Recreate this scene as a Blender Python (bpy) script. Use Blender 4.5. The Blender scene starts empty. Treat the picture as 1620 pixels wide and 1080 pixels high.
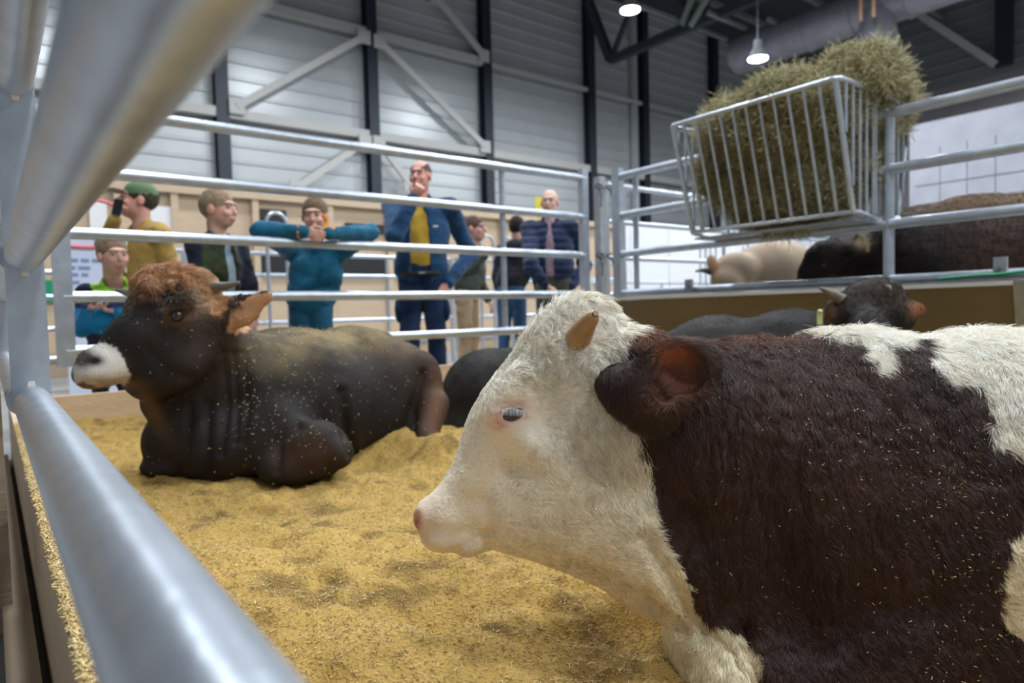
import bpy, bmesh, math, random
import numpy as np
from mathutils import Vector, Matrix
try:
    import openvdb as vdb
except Exception:
    import pyopenvdb as vdb
random.seed(7)
rng = np.random.default_rng(11)
PI = math.pi
scene = bpy.context.scene
COL = scene.collection

# ------------------------------------------------------------------ camera
# world: X runs along the far fence of the pen, Y along the near and the right fence, Z up
HC = .68                       # the lens is at the height between the two lowest rails
FPX = 1065.15
_y, _p, _r = math.radians(37.8209), math.radians(2.5493), math.radians(-1.4297)
FW = np.array([math.sin(_y)*math.cos(_p), math.cos(_y)*math.cos(_p), -math.sin(_p)])
_rt = np.array([math.cos(_y), -math.sin(_y), 0.]); _up = np.cross(_rt, FW)
RT = _rt*math.cos(_r)+_up*math.sin(_r); UP = -_rt*math.sin(_r)+_up*math.cos(_r)
CAM = np.array([0., 0., HC])
cd = bpy.data.cameras.new('camera'); cam = bpy.data.objects.new('camera', cd); COL.objects.link(cam)
cam.matrix_world = Matrix([[RT[i], UP[i], -FW[i], CAM[i]] for i in range(3)]+[[0, 0, 0, 1]])
cd.sensor_width = 36; cd.lens = 36*FPX/1620; cd.clip_start = .02; cd.clip_end = 200
cd.dof.use_dof = True; cd.dof.focus_distance = 1.17; cd.dof.aperture_fstop = 3.6
scene.camera = cam

# ------------------------------------------------------------------ light
scene.view_settings.view_transform = 'Standard'; scene.view_settings.look = 'None'
scene.view_settings.gamma = 1; scene.view_settings.use_curve_mapping = False
scene.view_settings.exposure = 0.5
w = bpy.data.worlds.new('hall_air'); scene.world = w; w.use_nodes = True
w.node_tree.nodes['Background'].inputs[0].default_value = (.86, .93, 1, 1)
w.node_tree.nodes['Background'].inputs[1].default_value = .17
LAMP_W = 260
LAMP_Z = 9.5

# ------------------------------------------------------------------ helpers
def PT(px, py, d): return CAM+d*(FW+(px-810)/FPX*RT-(py-540)/FPX*UP)
def ray(px, py): return FW+(px-810)/FPX*RT-(py-540)/FPX*UP
def at_y(px, py, Y): d = ray(px, py); return CAM+d*(Y/d[1])
def at_x(px, py, X): d = ray(px, py); return CAM+d*(X/d[0])
def at_z(px, py, Z): d = ray(px, py); return CAM+d*((Z-HC)/d[2])
def project(P):
    q = np.asarray(P)-CAM; d = q@FW
    return np.stack([810+FPX*(q@RT)/d, 540-FPX*(q@UP)/d], -1), d
def nrm(v):
    v = np.asarray(v, float); return v/(np.linalg.norm(v)+1e-12)

class MB:
    """collects shapes into one mesh"""
    def __init__(s): s.v = []; s.f = []; s.sm = []
    def add(s, V, F, smooth=True):
        n = len(s.v); s.v += [tuple(map(float, p)) for p in V]; s.f += [tuple(i+n for i in f) for f in F]; s.sm += [smooth]*len(F)
    def box(s, c, size, R=None, taper=1):
        c = np.array(c, float); hx, hy, hz = [k/2 for k in size]
        P = np.array([[x, y, z] for z in (-hz, hz) for y in (-hy, hy) for x in (-hx, hx)], float)
        P[4:, :2] *= taper
        if R is not None: P = P@np.array(R).T
        s.add(P+c, [(0, 2, 3, 1), (4, 5, 7, 6), (0, 1, 5, 4), (2, 6, 7, 3), (0, 4, 6, 2), (1, 3, 7, 5)], False)
    def bar(s, a, b, w_, h_, up=(0, 0, 1)):
        a = np.array(a, float); b = np.array(b, float); d = nrm(b-a); L = np.linalg.norm(b-a)
        sd = nrm(np.cross(d, up)); u = np.cross(sd, d)
        s.box((a+b)/2, (w_, L, h_), np.stack([sd, d, u], 1))
    def tube(s, pts, r, n=12, cap=True, closed=False):
        P = [np.array(p, float) for p in pts]; m = len(P); rs = r if hasattr(r, '__len__') else [r]*m
        V = []; F = []; u = None
        for i, p in enumerate(P):
            if closed: d = nrm(P[(i+1) % m]-P[i-1])
            else: d = nrm(P[min(i+1, m-1)]-P[max(i-1, 0)])
            if u is None:
                u = np.cross(d, (0, 0, 1)); u = np.cross(d, (1, 0, 0)) if np.linalg.norm(u) < .1 else u
            u = nrm(u-d*(u@d)); v = np.cross(d, u)
            for k in range(n):
                a = 2*PI*k/n; V.append(p+rs[i]*(math.cos(a)*u+math.sin(a)*v))
        for i in range(m if closed else m-1):
            for k in range(n):
                j = (i+1) % m; F.append((i*n+k, i*n+(k+1) % n, j*n+(k+1) % n, j*n+k))
        if cap and not closed: F.append(tuple(range(n))[::-1]); F.append(tuple((m-1)*n+k for k in range(n)))
        s.add(V, F)
    def build(s, name, mat, parent=None):
        me = bpy.data.meshes.new(name); me.from_pydata(s.v, [], s.f); me.update()
        me.polygons.foreach_set('use_smooth', np.array(s.sm, bool))
        me.materials.append(mat)
        o = bpy.data.objects.new(name, me); COL.objects.link(o)
        if parent is not None: o.parent = parent; o.matrix_parent_inverse = Matrix.Translation(-parent.location) if parent.type == 'EMPTY' else Matrix()
        try: me.set_sharp_from_angle(angle=.7)
        except Exception: pass
        return o
def bez(pts, r, n=6):
    """rounds the corners of a polyline by radius r"""
    P = [np.array(p, float) for p in pts]; out = [P[0]]
    for i in range(1, len(P)-1):
        a = nrm(P[i-1]-P[i]); b = nrm(P[i+1]-P[i]); A = P[i]+a*r; B = P[i]+b*r
        for k in range(n+1):
            t = k/n; out.append((1-t)**2*A+2*t*(1-t)*P[i]+t*t*B)
    out.append(P[-1]); return out
def tag(o, label=None, cat=None, group=None, kind=None):
    if label: o['label'] = label
    if cat: o['category'] = cat
    if group: o['group'] = group
    if kind: o['kind'] = kind
    return o
def empty(name, loc, label=None, cat=None, group=None):
    o = bpy.data.objects.new(name, None); o.location = [float(c) for c in loc]; COL.objects.link(o); o.empty_display_size = .1
    return tag(o, label, cat, group)
def struct(o): o['kind'] = 'structure'; return o

# ------------------------------------------------------------------ materials
def mat(name, col, rough=.6, metal=0., bump=0., bscale=40., var=0., vscale=6., col2=None, spec=.5, attr=None, sheen=0., emit=None, trans=0, stretch=None):
    m = bpy.data.materials.new(name); m.use_nodes = True; nt = m.node_tree; N = nt.nodes; L = nt.links
    b = N['Principled BSDF']; b.inputs['Roughness'].default_value = rough; b.inputs['Metallic'].default_value = metal
    b.inputs['Specular IOR Level'].default_value = spec
    if sheen: b.inputs['Sheen Weight'].default_value = sheen; b.inputs['Sheen Roughness'].default_value = .5
    if trans: b.inputs['Transmission Weight'].default_value = trans
    b.inputs['Base Color'].default_value = (*col, 1)
    tc = N.new('ShaderNodeTexCoord'); src = tc.outputs['Object']
    if stretch:
        mp = N.new('ShaderNodeMapping'); mp.inputs['Scale'].default_value = stretch; L.new(src, mp.inputs[0]); src = mp.outputs[0]
    if attr:
        a = N.new('ShaderNodeAttribute'); a.attribute_name = attr; L.new(a.outputs['Color'], b.inputs['Base Color']); base = a.outputs['Color']
    if var:
        n = N.new('ShaderNodeTexNoise'); n.inputs['Scale'].default_value = vscale; n.inputs['Detail'].default_value = 6; L.new(src, n.inputs['Vector'])
        r = N.new('ShaderNodeValToRGB'); r.color_ramp.elements[0].position = .5-var/2; r.color_ramp.elements[1].position = .5+var/2
        L.new(n.outputs['Fac'], r.inputs[0])
        mx = N.new('ShaderNodeMix'); mx.data_type = 'RGBA'; L.new(r.outputs[0], mx.inputs[0])
        mx.inputs[6].default_value = (*col, 1); mx.inputs[7].default_value = (*(col2 or [c*.6 for c in col]), 1)
        L.new(mx.outputs[2], b.inputs['Base Color'])
    if bump:
        n2 = N.new('ShaderNodeTexNoise'); n2.inputs['Scale'].default_value = bscale; n2.inputs['Detail'].default_value = 4; L.new(src, n2.inputs['Vector'])
        bp = N.new('ShaderNodeBump'); bp.inputs['Strength'].default_value = bump; bp.inputs['Distance'].default_value = .01
        L.new(n2.outputs['Fac'], bp.inputs['Height']); L.new(bp.outputs[0], b.inputs['Normal'])
    if emit: b.inputs['Emission Color'].default_value = (*emit[0], 1); b.inputs['Emission Strength'].default_value = emit[1]
    return m
M = {}
M['galv'] = mat('galvanised_steel', (.58, .64, .71), .34, .72, .14, 30, .5, 14, (.44, .49, .56), stretch=(1, 1, 1))
M['galv_dull'] = mat('dull_galvanised_steel', (.42, .44, .46), .5, .5, .1, 60, .4, 20, (.30, .32, .34))
M['navy'] = mat('dark_navy_steel', (.022, .030, .045), .45, .1)
M['whitesteel'] = mat('off_white_steel', (.52, .52, .50), .5)
M['panel'] = mat('pale_grey_wall_sheet', (.50, .53, .54), .33, .2, .02, 3, .5, 1.2, (.45, .48, .49))
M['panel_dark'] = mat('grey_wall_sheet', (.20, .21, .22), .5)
M['block'] = mat('white_block', (.36, .37, .42), .7, 0, .2, 8, .4, 2, (.30, .31, .36))
M['whitewall'] = mat('white_booth_board', (.80, .82, .86), .5)
M['ceil'] = mat('dark_roof_deck', (.05, .05, .06), .8)
M['truss'] = mat('dark_truss_steel', (.035, .045, .055), .5)
M['greenish'] = mat('pale_green_steel', (.30, .36, .30), .5)
M['duct'] = mat('duct_skin', (.34, .34, .38), .4, .3, .3, 3, .5, 3, (.24, .24, .28))
M['ply'] = mat('pale_plywood', (.60, .46, .32), .6, 0, .05, 20, .6, 3, (.52, .39, .26), stretch=(1, 1, 6))
M['wood'] = mat('pale_timber', (.66, .50, .33), .65, 0, .25, 30, .6, 5, (.50, .35, .21), stretch=(1, .3, 4))
M['wood_old'] = mat('worn_grey_timber', (.50, .40, .30), .75, 0, .3, 30, .6, 6, (.36, .27, .18), stretch=(1, .3, 4))
M['concrete'] = mat('grey_concrete', (.33, .33, .33), .8, 0, .2, 30, .5, 2, (.25, .25, .25))
M['black'] = mat('black_plastic', (.012, .012, .014), .5)
M['lampglow'] = mat('lamp_glass', (1, 1, 1), .4, emit=((.86, .93, 1), 30))
M['white'] = mat('white_plastic', (.8, .8, .8), .5)
M['green'] = mat('green_print', (.0, .28, .12), .5)
M['red'] = mat('red_print', (.75, .16, .18), .5)
M['blue'] = mat('blue_print', (.22, .32, .55), .5)
M['yellow'] = mat('yellow_plastic', (.80, .68, .05), .5)
M['trough'] = mat('dull_trough_sheet', (.22, .185, .12), .5, .35, .1, 10, .6, 3, (.17, .145, .10), stretch=(1, .4, 1))

# ================================================================== THE HALL
WY, WX, CZ = 20.0, 34.0, 13.6
m = MB(); m.box((14, 6, -.05), (44, 30, .1)); struct(m.build('floor', M['concrete']))
def ribbed(axis, pos, a, b, z0, z1, name, material, pitch=.47):
    """wall sheet with horizontal ribs standing out of it"""
    V = []; F = []; z = z0; prof = []
    while z < z1:
        prof += [(z, 0), (z+pitch-.12, 0), (z+pitch-.09, .045), (z+pitch-.03, .045), (z+pitch, 0)]; z += pitch
    for (zz, o) in prof:
        for t in (a, b): V.append((t, pos-o, zz) if axis == 'y' else (pos-o, t, zz))
    for i in range(len(prof)-1): F.append((2*i, 2*i+1, 2*i+3, 2*i+2))
    mb = MB(); mb.add(V, F, False); return struct(mb.build(name, material))
ribbed('y', WY, -8, WX, 0, CZ, 'wall_back', M['panel'])
zc = at_x(1500, 138, WX)[2]
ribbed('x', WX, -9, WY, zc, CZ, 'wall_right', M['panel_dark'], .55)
m = MB(); m.box((WX+.1, 5, zc/2), (.2, 30, zc)); 
for k in range(28): m.box((WX-.01, -9+k*1.1, zc/2), (.03, .03, zc))
struct(m.build('wall_right_base', mat('grey_pink_wall', (.30, .28, .29), .6)))
m = MB(); m.box((14, 6, CZ+.1), (44, 30, .2)); struct(m.build('ceiling', M['ceil']))
cxs = [at_y(px, 200, WY-.3)[0] for px in (352, 590.5, 771, 935, 1020, 1131)]
for cx in [cxs[0]-4.9]+cxs:
    m = MB()
    m.box((cx, WY-.25, CZ/2), (.03, .3, CZ)); m.box((cx, WY-.42, CZ/2), (.34, .035, CZ)); m.box((cx, WY-.08, CZ/2), (.34, .035, CZ))
    struct(m.build('column', M['navy']))
m = MB(); p = at_y(1004, 200, WY-.2); m.box((p[0], WY-.2, CZ/2), (.22, .22, CZ)); struct(m.build('trim_1', M['panel']))
def beam(name, a, b, w_=.2, h_=.2, material='whitesteel', up=(0, 0, 1)):
    mb = MB(); mb.bar(a, b, w_, h_, up); return struct(mb.build(name, M[material]))
def gz(px, py): return at_y(px, py, WY-.35)[2]
zl, zu = gz(590, 214), gz(590, 53)
for i in range(len(cxs)-1):
    a, b = cxs[i]+.17, cxs[i+1]-.17
    beam('wall_beam', (a, WY-.3, zl), (b, WY-.3, zl), .2, .26)
    if i < 2: beam('wall_beam', (a, WY-.3, zu), (b, WY-.3, zu), .2, .26)
    else: beam('wall_beam', (a, WY-.3, zu-.05), (b, WY-.3, zu-.05), .1, .14)
beam('wall_beam', (cxs[0]-4.7, WY-.3, zu), (cxs[0]-.17, WY-.3, zu), .2, .26)
beam('wall_beam', (cxs[0]-4.7, WY-.3, zl), (cxs[0]-.17, WY-.3, zl), .2, .26)
for (a, b) in (((375, 168), (576, 58)), ((601, 66), (768, 232)), ((690, -5), (766, 88)), ((578, 224), (470, 296)), ((600, 226), (648, 290))):
    A = at_y(*a, WY-.5); B = at_y(*b, WY-.5); beam('wall_brace', A, B, .1, .2)
    for P in (A, B):
        mb = MB(); mb.box(P, (.42, .06, .42)); struct(mb.build('wall_brace_plate', M['whitesteel']))
# right wall steel
for (px, py) in ((1400, 60), (1588, 108)):
    p = at_x(px, py, WX-.4); zb = at_x(px, 104 if px > 1500 else 150, WX-.4)[2]
    mb = MB(); mb.box((WX-.4, p[1], (zb+CZ)/2), (.4, .55, CZ-zb)); struct(mb.build('column', M['navy']))
beam('wall_brace', at_x(1440, 14, WX-.6), at_x(1575, 102, WX-.6), .2, .3, 'whitesteel')
# roof trusses
def truss(X, zb, y0, y1, name='roof_truss', n=6):
    zt = CZ-.3; mb = MB()
    mb.bar((X, y0, zb), (X, y1, zb), .26, .3); mb.bar((X, y0-2, zt), (X, y1, zt), .26, .3)
    st = (y1-y0)/n
    for k in range(n):
        ya = y0+k*st; mb.bar((X, ya, zb), (X, ya+st/2, zt), .16, .16, (1, 0, 0)); mb.bar((X, ya+st/2, zt), (X, ya+st, zb), .16, .16, (1, 0, 0))
    return struct(mb.build(name, M['truss']))
XT = cxs[3]; zt_ = at_x(966, 95, XT)[2]; y1_ = at_x(966, 95, XT)[1]
truss(XT, zt_, -6, y1_)
mb = MB(); mb.bar((XT, y1_, zt_), (XT, WY-.3, CZ-.6), .3, .3, (1, 0, 0)); struct(mb.build('roof_beam', M['truss']))
for (a, b) in (((1078, 40), (1098, -10)), ((1092, 42), (1120, -5))):
    mb = MB(); mb.bar(at_x(*a, XT-.2), at_x(*b, XT-.2), .14, .14, (1, 0, 0)); struct(mb.build('roof_brace', M['greenish']))
for Yp in np.arange(4.5, 19.5, 2.5): beam('roof_purlin', (4, Yp, CZ-.5), (WX, Yp, CZ-.5), .16, .2, 'panel_dark')
for (a, b) in (((1215, 30), (1330, 86)), ((1000, 5), (1150, 60)), ((1120, 20), (1180, 44))):
    A = PT(*a, 22); B = at_y(*b, A[1]); B[2] = A[2]; beam('roof_pipe', A, B, .12, .12, 'duct')
XD = 21.5
A = at_x(1300, 42, XD); zd = A[2]
mb = MB(); mb.tube([(XD, -6, zd), (XD, 14.2, zd)], .62, 24)
for Yk in np.arange(-5, 14, 1.5): mb.tube([(XD, Yk, zd), (XD, Yk+.06, zd)], .66, 24)
struct(mb.build('air_duct', M['duct'])); 
q = at_x(1370, 50, XD-1)
mb = MB(); mb.tube([(XD-.3, q[1], zd-.2), (XD-.3, q[1], zd-1.0)], [.4, .55], 16); mb.tube([(XD-.3, q[1], zd-1.0), (XD-.3, q[1], zd-1.7)], .55, 16); struct(mb.build('air_outlet', M['duct']))
mb = MB(); c = at_x(1372, 16, XD-1.3)
for s in (-.18, .18): mb.tube([c+np.array([0, s, .5]), c+np.array([0, s, -.25])], .06, 8)
struct(mb.build('duct_hanger', mat('warm_copper', (.65, .40, .28), .4, .3)))
# high bay lamps
k = 0
for Yl in (13.6, 6.9, .2, -6.5):
    for Xl in (1.6, 8.3, 15.0, 21.7, 28.4):
        seen = Yl > 13 and Xl in (15.0, 21.7)
        if Xl == 28.4 and Yl > 13: continue
        P = at_y(997, 17, 13.6) if (seen and Xl == 15.0) else at_y(1199, 94, 11.4) if seen else np.array([Xl, Yl, LAMP_Z])
        if seen:
            e = empty('high_bay_lamp', P, 'round high bay lamp beside the dark roof truss' if Xl == 15.0 else 'round high bay lamp hanging just above the hay, below the air duct', 'lamp', 'lit high bay lamps under the roof')
            mb = MB(); mb.tube([P+(0, 0, .02), P+(0, 0, .10), P+(0, 0, .35), P+(0, 0, .55)], [.30, .28, .13, .12], 20); mb.tube([P+(0, 0, .5), (P[0], P[1], CZ-.3)], .015, 6); mb.build('lamp_housing', M['galv_dull'], e)
            mb = MB(); mb.tube([P, P+(0, 0, .03)], .27, 24); mb.build('lamp_lens', M['lampglow'], e)
        ld = bpy.data.lights.new('high_bay_light', 'AREA'); ld.shape = 'DISK'; ld.size = 1.1 if not seen else .5; ld.energy = LAMP_W*(.95 if Yl > 13 else 1.3); ld.color = (.90, .95, 1); 
        lo = bpy.data.objects.new('high_bay_light', ld); lo.location = P-np.array([0, 0, .06]); COL.objects.link(lo)
        if not seen: lo.location.z = LAMP_Z

# ------------------------------------------------------------------ things behind the pen
PY = 10.0
zp = at_y(240, 291, PY)[2]; xr = at_y(985, 400, PY)[0]
mb = MB(); mb.box(((-4+xr)/2, PY+.03, zp/2), (xr+4, .04, zp)); struct(mb.build('wall_timber_partition', M['ply']))
mb = MB()
for px in (186, 275, 402, 520, 613, 700, 790, 880):
    X = at_y(px, 330, PY)[0]; mb.box((X, PY-.03, (zp-.1)/2), (.09, .07, zp-.1))
mb.box(((-4+xr)/2, PY-.04, zp-.05), (xr+4, .09, .1)); mb.box(((-4+xr)/2, PY-.04, .3), (xr+4, .09, .1))
struct(mb.build('trim_2', M['ply']))
def sheet(name, px0, px1, py0, py1, Y, material, th=.03, label=None, cat=None):
    a = at_y(px0, py0, Y); b = at_y(px1, py0, Y); c_ = at_y(px0, py1, Y)
    mb = MB(); mb.box(((a[0]+b[0])/2, Y, (a[2]+c_[2])/2), (b[0]-a[0], th, a[2]-c_[2])); o = mb.build(name, M[material]); tag(o, label, cat); return o
sheet('notice_board', 140, 168, 318, 372, PY-.02, 'white', label='white notice board behind the man on the phone', cat='board')
sheet('notice_board', 236, 272, 325, 372, PY-.02, 'white', label='white notice board right of the man on the phone', cat='board')
sheet('dark_gap_sheet', 411, 452, 330, 352, PY-.02, 'black', label='low black sheet standing for a dark gap in the timber wall behind the leaning boy', cat='gap_sheet')  # no display: a black sheet paints the darkness of a gap
sheet('dark_gap_sheet', 546, 640, 352, 366, PY-.02, 'black', label='black sheet standing for a dark gap behind the man in the yellow shirt', cat='gap_sheet')  # likewise a black sheet painted in for a dark gap
sheet('dark_opening_sheet', 412, 640, 404, 436, PY-.02, 'black', label='black sheet standing for a dark low opening in the timber wall between the leaning boy and the man in yellow', cat='opening')  # nothing is cut out; the sheet's black stands in for the dark inside
# banner with a red ring and blue lines of print
a = at_y(96, 362, 7.4); b = at_y(200, 362, 7.4); c_ = at_y(96, 560, 7.4)
e = empty('roll_up_banner', ((a[0]+b[0])/2, 7.4, .0), 'white roll-up banner with a red ring and blue print behind the boy in lime collar', 'banner')
mb = MB(); mb.box(((a[0]+b[0])/2, 7.4, (a[2])/2), (b[0]-a[0], .02, a[2])); mb.build('banner_sheet', mat('banner_white', (.66, .72, .86), .5), e)
cc = at_y(131, 352, 7.38); R_ = .30
mb = MB(); mb.tube([cc+R_*np.array([1.5*math.cos(t), 0, .75*math.sin(t)]) for t in np.linspace(0, 2*PI, 40)[:-1]], .018, 6, closed=True); mb.build('red_ring', M['red'], e)
for j, (yy, x0, x1) in enumerate(((411, 108, 150), (423, 108, 146), (434, 108, 140), (446, 108, 128))):
    mb = MB(); p0 = at_y(x0, yy, 7.38); p1 = at_y(x1, yy, 7.38); x = p0[0]
    while x < p1[0]:
        wd = random.uniform(.05, .13); mb.box((x+wd/2, 7.385, p0[2]), (wd, .006, .028)); x += wd+.025
    mb.build('text_line', M['blue'], e)
sheet('green_sign', 60, 90, 443, 478, PY-.02, 'green', label='small green sign low beyond the far left post', cat='sign')
# bright booth wall on the right of the hall
a = at_y(980, 356, 13); b = at_y(1285, 356, 13)
mb = MB(); mb.box(((a[0]+b[0])/2+1, 13, a[2]/2), (b[0]-a[0]+2, .08, a[2]))
for t in np.linspace(a[0]+.4, b[0], 7): mb.box((t, 12.94, a[2]/2), (.02, .04, a[2]))
o = mb.build('wall_booth', M['whitewall']); struct(o)
p0 = at_x(1455, 196, 20); p1 = at_x(1640, 160, 20)
mb = MB(); zt2 = p0[2]; mb.box((20.1, (p0[1]+p1[1])/2-1, zt2/2), (.2, p0[1]-p1[1]+2.5, zt2))
for kk in range(12):
    for jj in range(9):
        yy = p0[1]+.1-.62*kk; zz = .3+.5*jj
        if zz+.5 < zt2+.1: mb.box((19.98, yy-.3, zz+.22), (.06, .60, .47))
struct(mb.build('wall_block', M['block']))
# other pens further back
def panel(name, A, B, heights, r, stiles, label, group=None, base=None, parts=True, endw=.05, mt='galv'):
    """steel-tube cattle panel from A to B (xy); stiles = fractions along it"""
    A = np.array(A, float); B = np.array(B, float); e = empty(name, (*((A+B)/2), 0), label, 'fence panel', group)
    top, bot = max(heights)+r, 0. if base is None else base
    for h in heights:
        mb = MB(); mb.tube([(*A, h), (*B, h)], r, 20); mb.build('rail', M[mt], e)
    for s in stiles:
        P = A+(B-A)*s; mb = MB()
        if s in (0, 1): mb.box((P[0], P[1], (top+bot)/2), (endw, endw, top-bot))
        else: mb.tube([(*P, bot), (*P, top-.01)], r*.8, 14)
        mb.build('stile', M[mt], e)
    return e
HS = [HC+v for v in (1.142, .807, .474, .134, -.155)]
for (xa, xb, Y, lab) in ((-1.5, 1.7, 7.9, 'galvanised panel of the pen behind, left of the leaning boy'), (1.8, 5.1, 7.9, 'galvanised panel of the pen behind, between leaning boy and man in yellow'), (5.2, 8.6, 7.9, 'galvanised panel of the pen behind the people on the right')):
    panel('cattle_panel', (xa, Y), (xb, Y), [1.42, 1.17, .93, .62, .33], .026, (0, .35, .7, 1), lab, 'galvanised panels of the pens behind', mt='galv')
for (px, py) in ((437, 352), (770, 385), (801, 388)):
    c0 = at_y(px, py, 7.6); mb = MB(); h_ = .20
    mb.tube([c0+np.array([-.11, 0, -c0[2]])]+[c0+np.array([.11*math.cos(t), 0, .11*math.sin(t)]) for t in np.linspace(PI, 0, 12)]+[c0+np.array([.11, 0, -c0[2]])], .02, 10)
    tag(mb.build('hoop_rail', M['galv']), {437: 'small steel hoop beside the leaning boy', 770: 'steel hoop between the man in yellow and the dark-haired man', 801: 'steel hoop just left of the dark-haired man'}[px], 'hoop')

# ================================================================== THE PEN
D, XR, XN, RR = 4.28, 4.37, .062, .0315
xl = at_y(99, 450, D)[0]
far = panel('cattle_panel', (xl, D), (XR-.20, D), HS, RR, (), 'galvanised panel along the far side, people leaning and standing behind it', 'galvanised cattle panels of the bull pen')
for (X, wd) in ((xl, .085), (XR-.22, .07)):
    mb = MB(); mb.box((X, D, (HS[0]+HS[4])/2), (wd, .06, HS[0]-HS[4]+.16)); mb.build('stile', M['galv'], far)
X = at_y(800, 400, D)[0]; mb = MB(); mb.tube([(X, D+.03, HS[4]-.03), (X, D+.03, HS[0])], .024, 14); mb.build('stile', M['galv'], far)
# near panel: the lens looks between its two lowest rails
near = empty('cattle_panel', (XN, 1.5, 0), 'galvanised panel right in front of the lens with huge blurred rails', 'fence panel', 'galvanised cattle panels of the bull pen')
YS = 1.66
for h in HS:
    mb = MB(); mb.tube([(XN, -1.2, h), (XN, YS-.02, h)], RR, 48); mb.build('rail', M['galv'], near)
    mb = MB(); mb.tube([(XN-.01, YS+.02, h), (XN-.01, D-.45, h)], RR, 32); mb.build('rail', M['galv'], near)
    for s in (-1, 1):
        mb = MB(); mb.add([(XN-.008, YS-.028, h+s*(RR-.004)), (XN+.008, YS-.028, h+s*(RR-.004)), (XN+.005, YS-.028, h+s*(RR+.010)), (XN-.005, YS-.028, h+s*(RR+.010))], [(0, 1, 2, 3)], False)
        mb.build('vent_notch', M.setdefault('notch', mat('pale_notch', (.75, .70, .62), .5)), near)
mb = MB(); mb.box((XN, YS, (HS[0]+HS[4])/2), (.064, .05, HS[0]-HS[4]+.02)); mb.build('stile', M['galv'], near)
mb = MB(); mb.box((XN-.01, D-.45, (HS[0]+HS[4])/2), (.05, .05, HS[0]-HS[4]+.1)); mb.build('stile', M['galv'], near)
# right panels
YF = at_x(1405, 300, XR)[1]
r1 = panel('cattle_panel', (XR, D-.22), (XR, YF), HS[:4], RR, (), 'galvanised panel on the right between corner post and hay rack', 'galvanised cattle panels of the bull pen')
mb = MB(); mb.box((XR, D-.2, (HS[0]+HS[3])/2), (.06, .085, HS[0]-HS[3]+.14)); mb.build('stile', M['galv'], r1)
yy = at_x(1003, 400, XR)[1]; mb = MB(); mb.tube([(XR+.03, yy, HS[3]), (XR+.03, yy, HS[0])], .024, 14); mb.build('stile', M['galv'], r1)
mb = MB(); mb.tube([(XR+.01, YF, HS[3]-.0), (XR+.01, YF, HS[0]+.01)], .032, 24); mb.build('stile', M['galv'], r1)
r2 = panel('cattle_panel', (XR, YF-.01), (XR, .3), HS[:4], RR, (), 'galvanised panel at the right edge in front of the dark brown bull', 'galvanised cattle panels of the bull pen')
# corner post with its chains
cp = empty('corner_post', (*at_y(953, 400, D)[:2], 0), 'tall dull steel corner post chained between two panels', 'post')
cxp, cyp = cp.location.x, D+.02
mb = MB(); mb.box((cxp, cyp, .93), (.075, .075, 1.86)); mb.build('post', M['galv_dull'], cp)
for zz in (HS[0]-.06, HS[2]):
    mb = MB()
    for s in (-1, 1):
        c0 = np.array([cxp+s*.07, cyp-.06, zz])
        mb.tube([c0+.045*np.array([math.cos(t), .25*math.sin(t), .5*math.sin(t)]) for t in np.linspace(0, 2*PI, 17)[:-1]], .008, 6, closed=True)
        mb.tube([c0, c0+(.01, -.02, -.10), c0+(.015, -.01, -.18)], .005, 6)
    mb.build('chain', M['black'], cp)
# back pen fence beyond the right fence (rails sloping the other way in the photo)
panel('cattle_panel', (XR+.15, D+.1), (XR+4.2, D+.1), HS[:4], .024, (0, .06, .45, 1), 'galvanised panel of the next pen seen through the hay rack end', 'galvanised panels of the pens behind')
panel('cattle_panel', (XR+2.2, 8.4), (XR+8.2, 8.4), [1.15, .9, .6, .35], .024, (0, .3, .6, 1), 'low galvanised panel in front of the white booth wall', 'galvanised panels of the pens behind')
for px in (1112, 1128, 1180): 
    c0 = at_y(px, 392, 8.1); mb = MB()
    mb.tube([c0+np.array([-.09, 0, -c0[2]])]+[c0+np.array([.09*math.cos(t), 0, .09*math.sin(t)]) for t in np.linspace(PI, 0, 12)]+[c0+np.array([.09, 0, -c0[2]])], .018, 10)
    tag(mb.build('hoop_rail', M['galv']), {1112: 'steel hoop left of its twin, in front of the booth wall', 1128: 'steel hoop right of its twin, in front of the booth wall', 1180: 'steel hoop behind the lower edge of the hay rack'}[px], 'hoop')

# kick boards
zb = HC-.388
mb = MB(); mb.box((2.13, D+.0, zb/2), (4.05, .06, zb)); tag(mb.build('kick_board', M['wood']), 'pale timber kick board along the far side behind the dark bull', 'board', 'timber kick boards around the pen')
mb = MB(); mb.box((XN+.02, 1.5, zb/2), (.045, 5.4, zb)); nb = tag(mb.build('kick_board', M['wood']), 'pale timber kick board under the nearest rail, sawdust on its edge', 'board', 'timber kick boards around the pen')
mb = MB(); mb.box((.02, 2.2, .03), (.05, 3.6, .06)); tag(mb.build('timber_sleeper', M['wood_old']), 'low sawdust-covered timber ledge outside the near kick board', 'timber')
mb = MB(); mb.box((-.036, 1.86, .275), (.10, .035, .55)); tag(mb.build('timber_board', M['wood_old']), 'worn upright timber board at the left edge, outside the near kick board', 'board')
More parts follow.
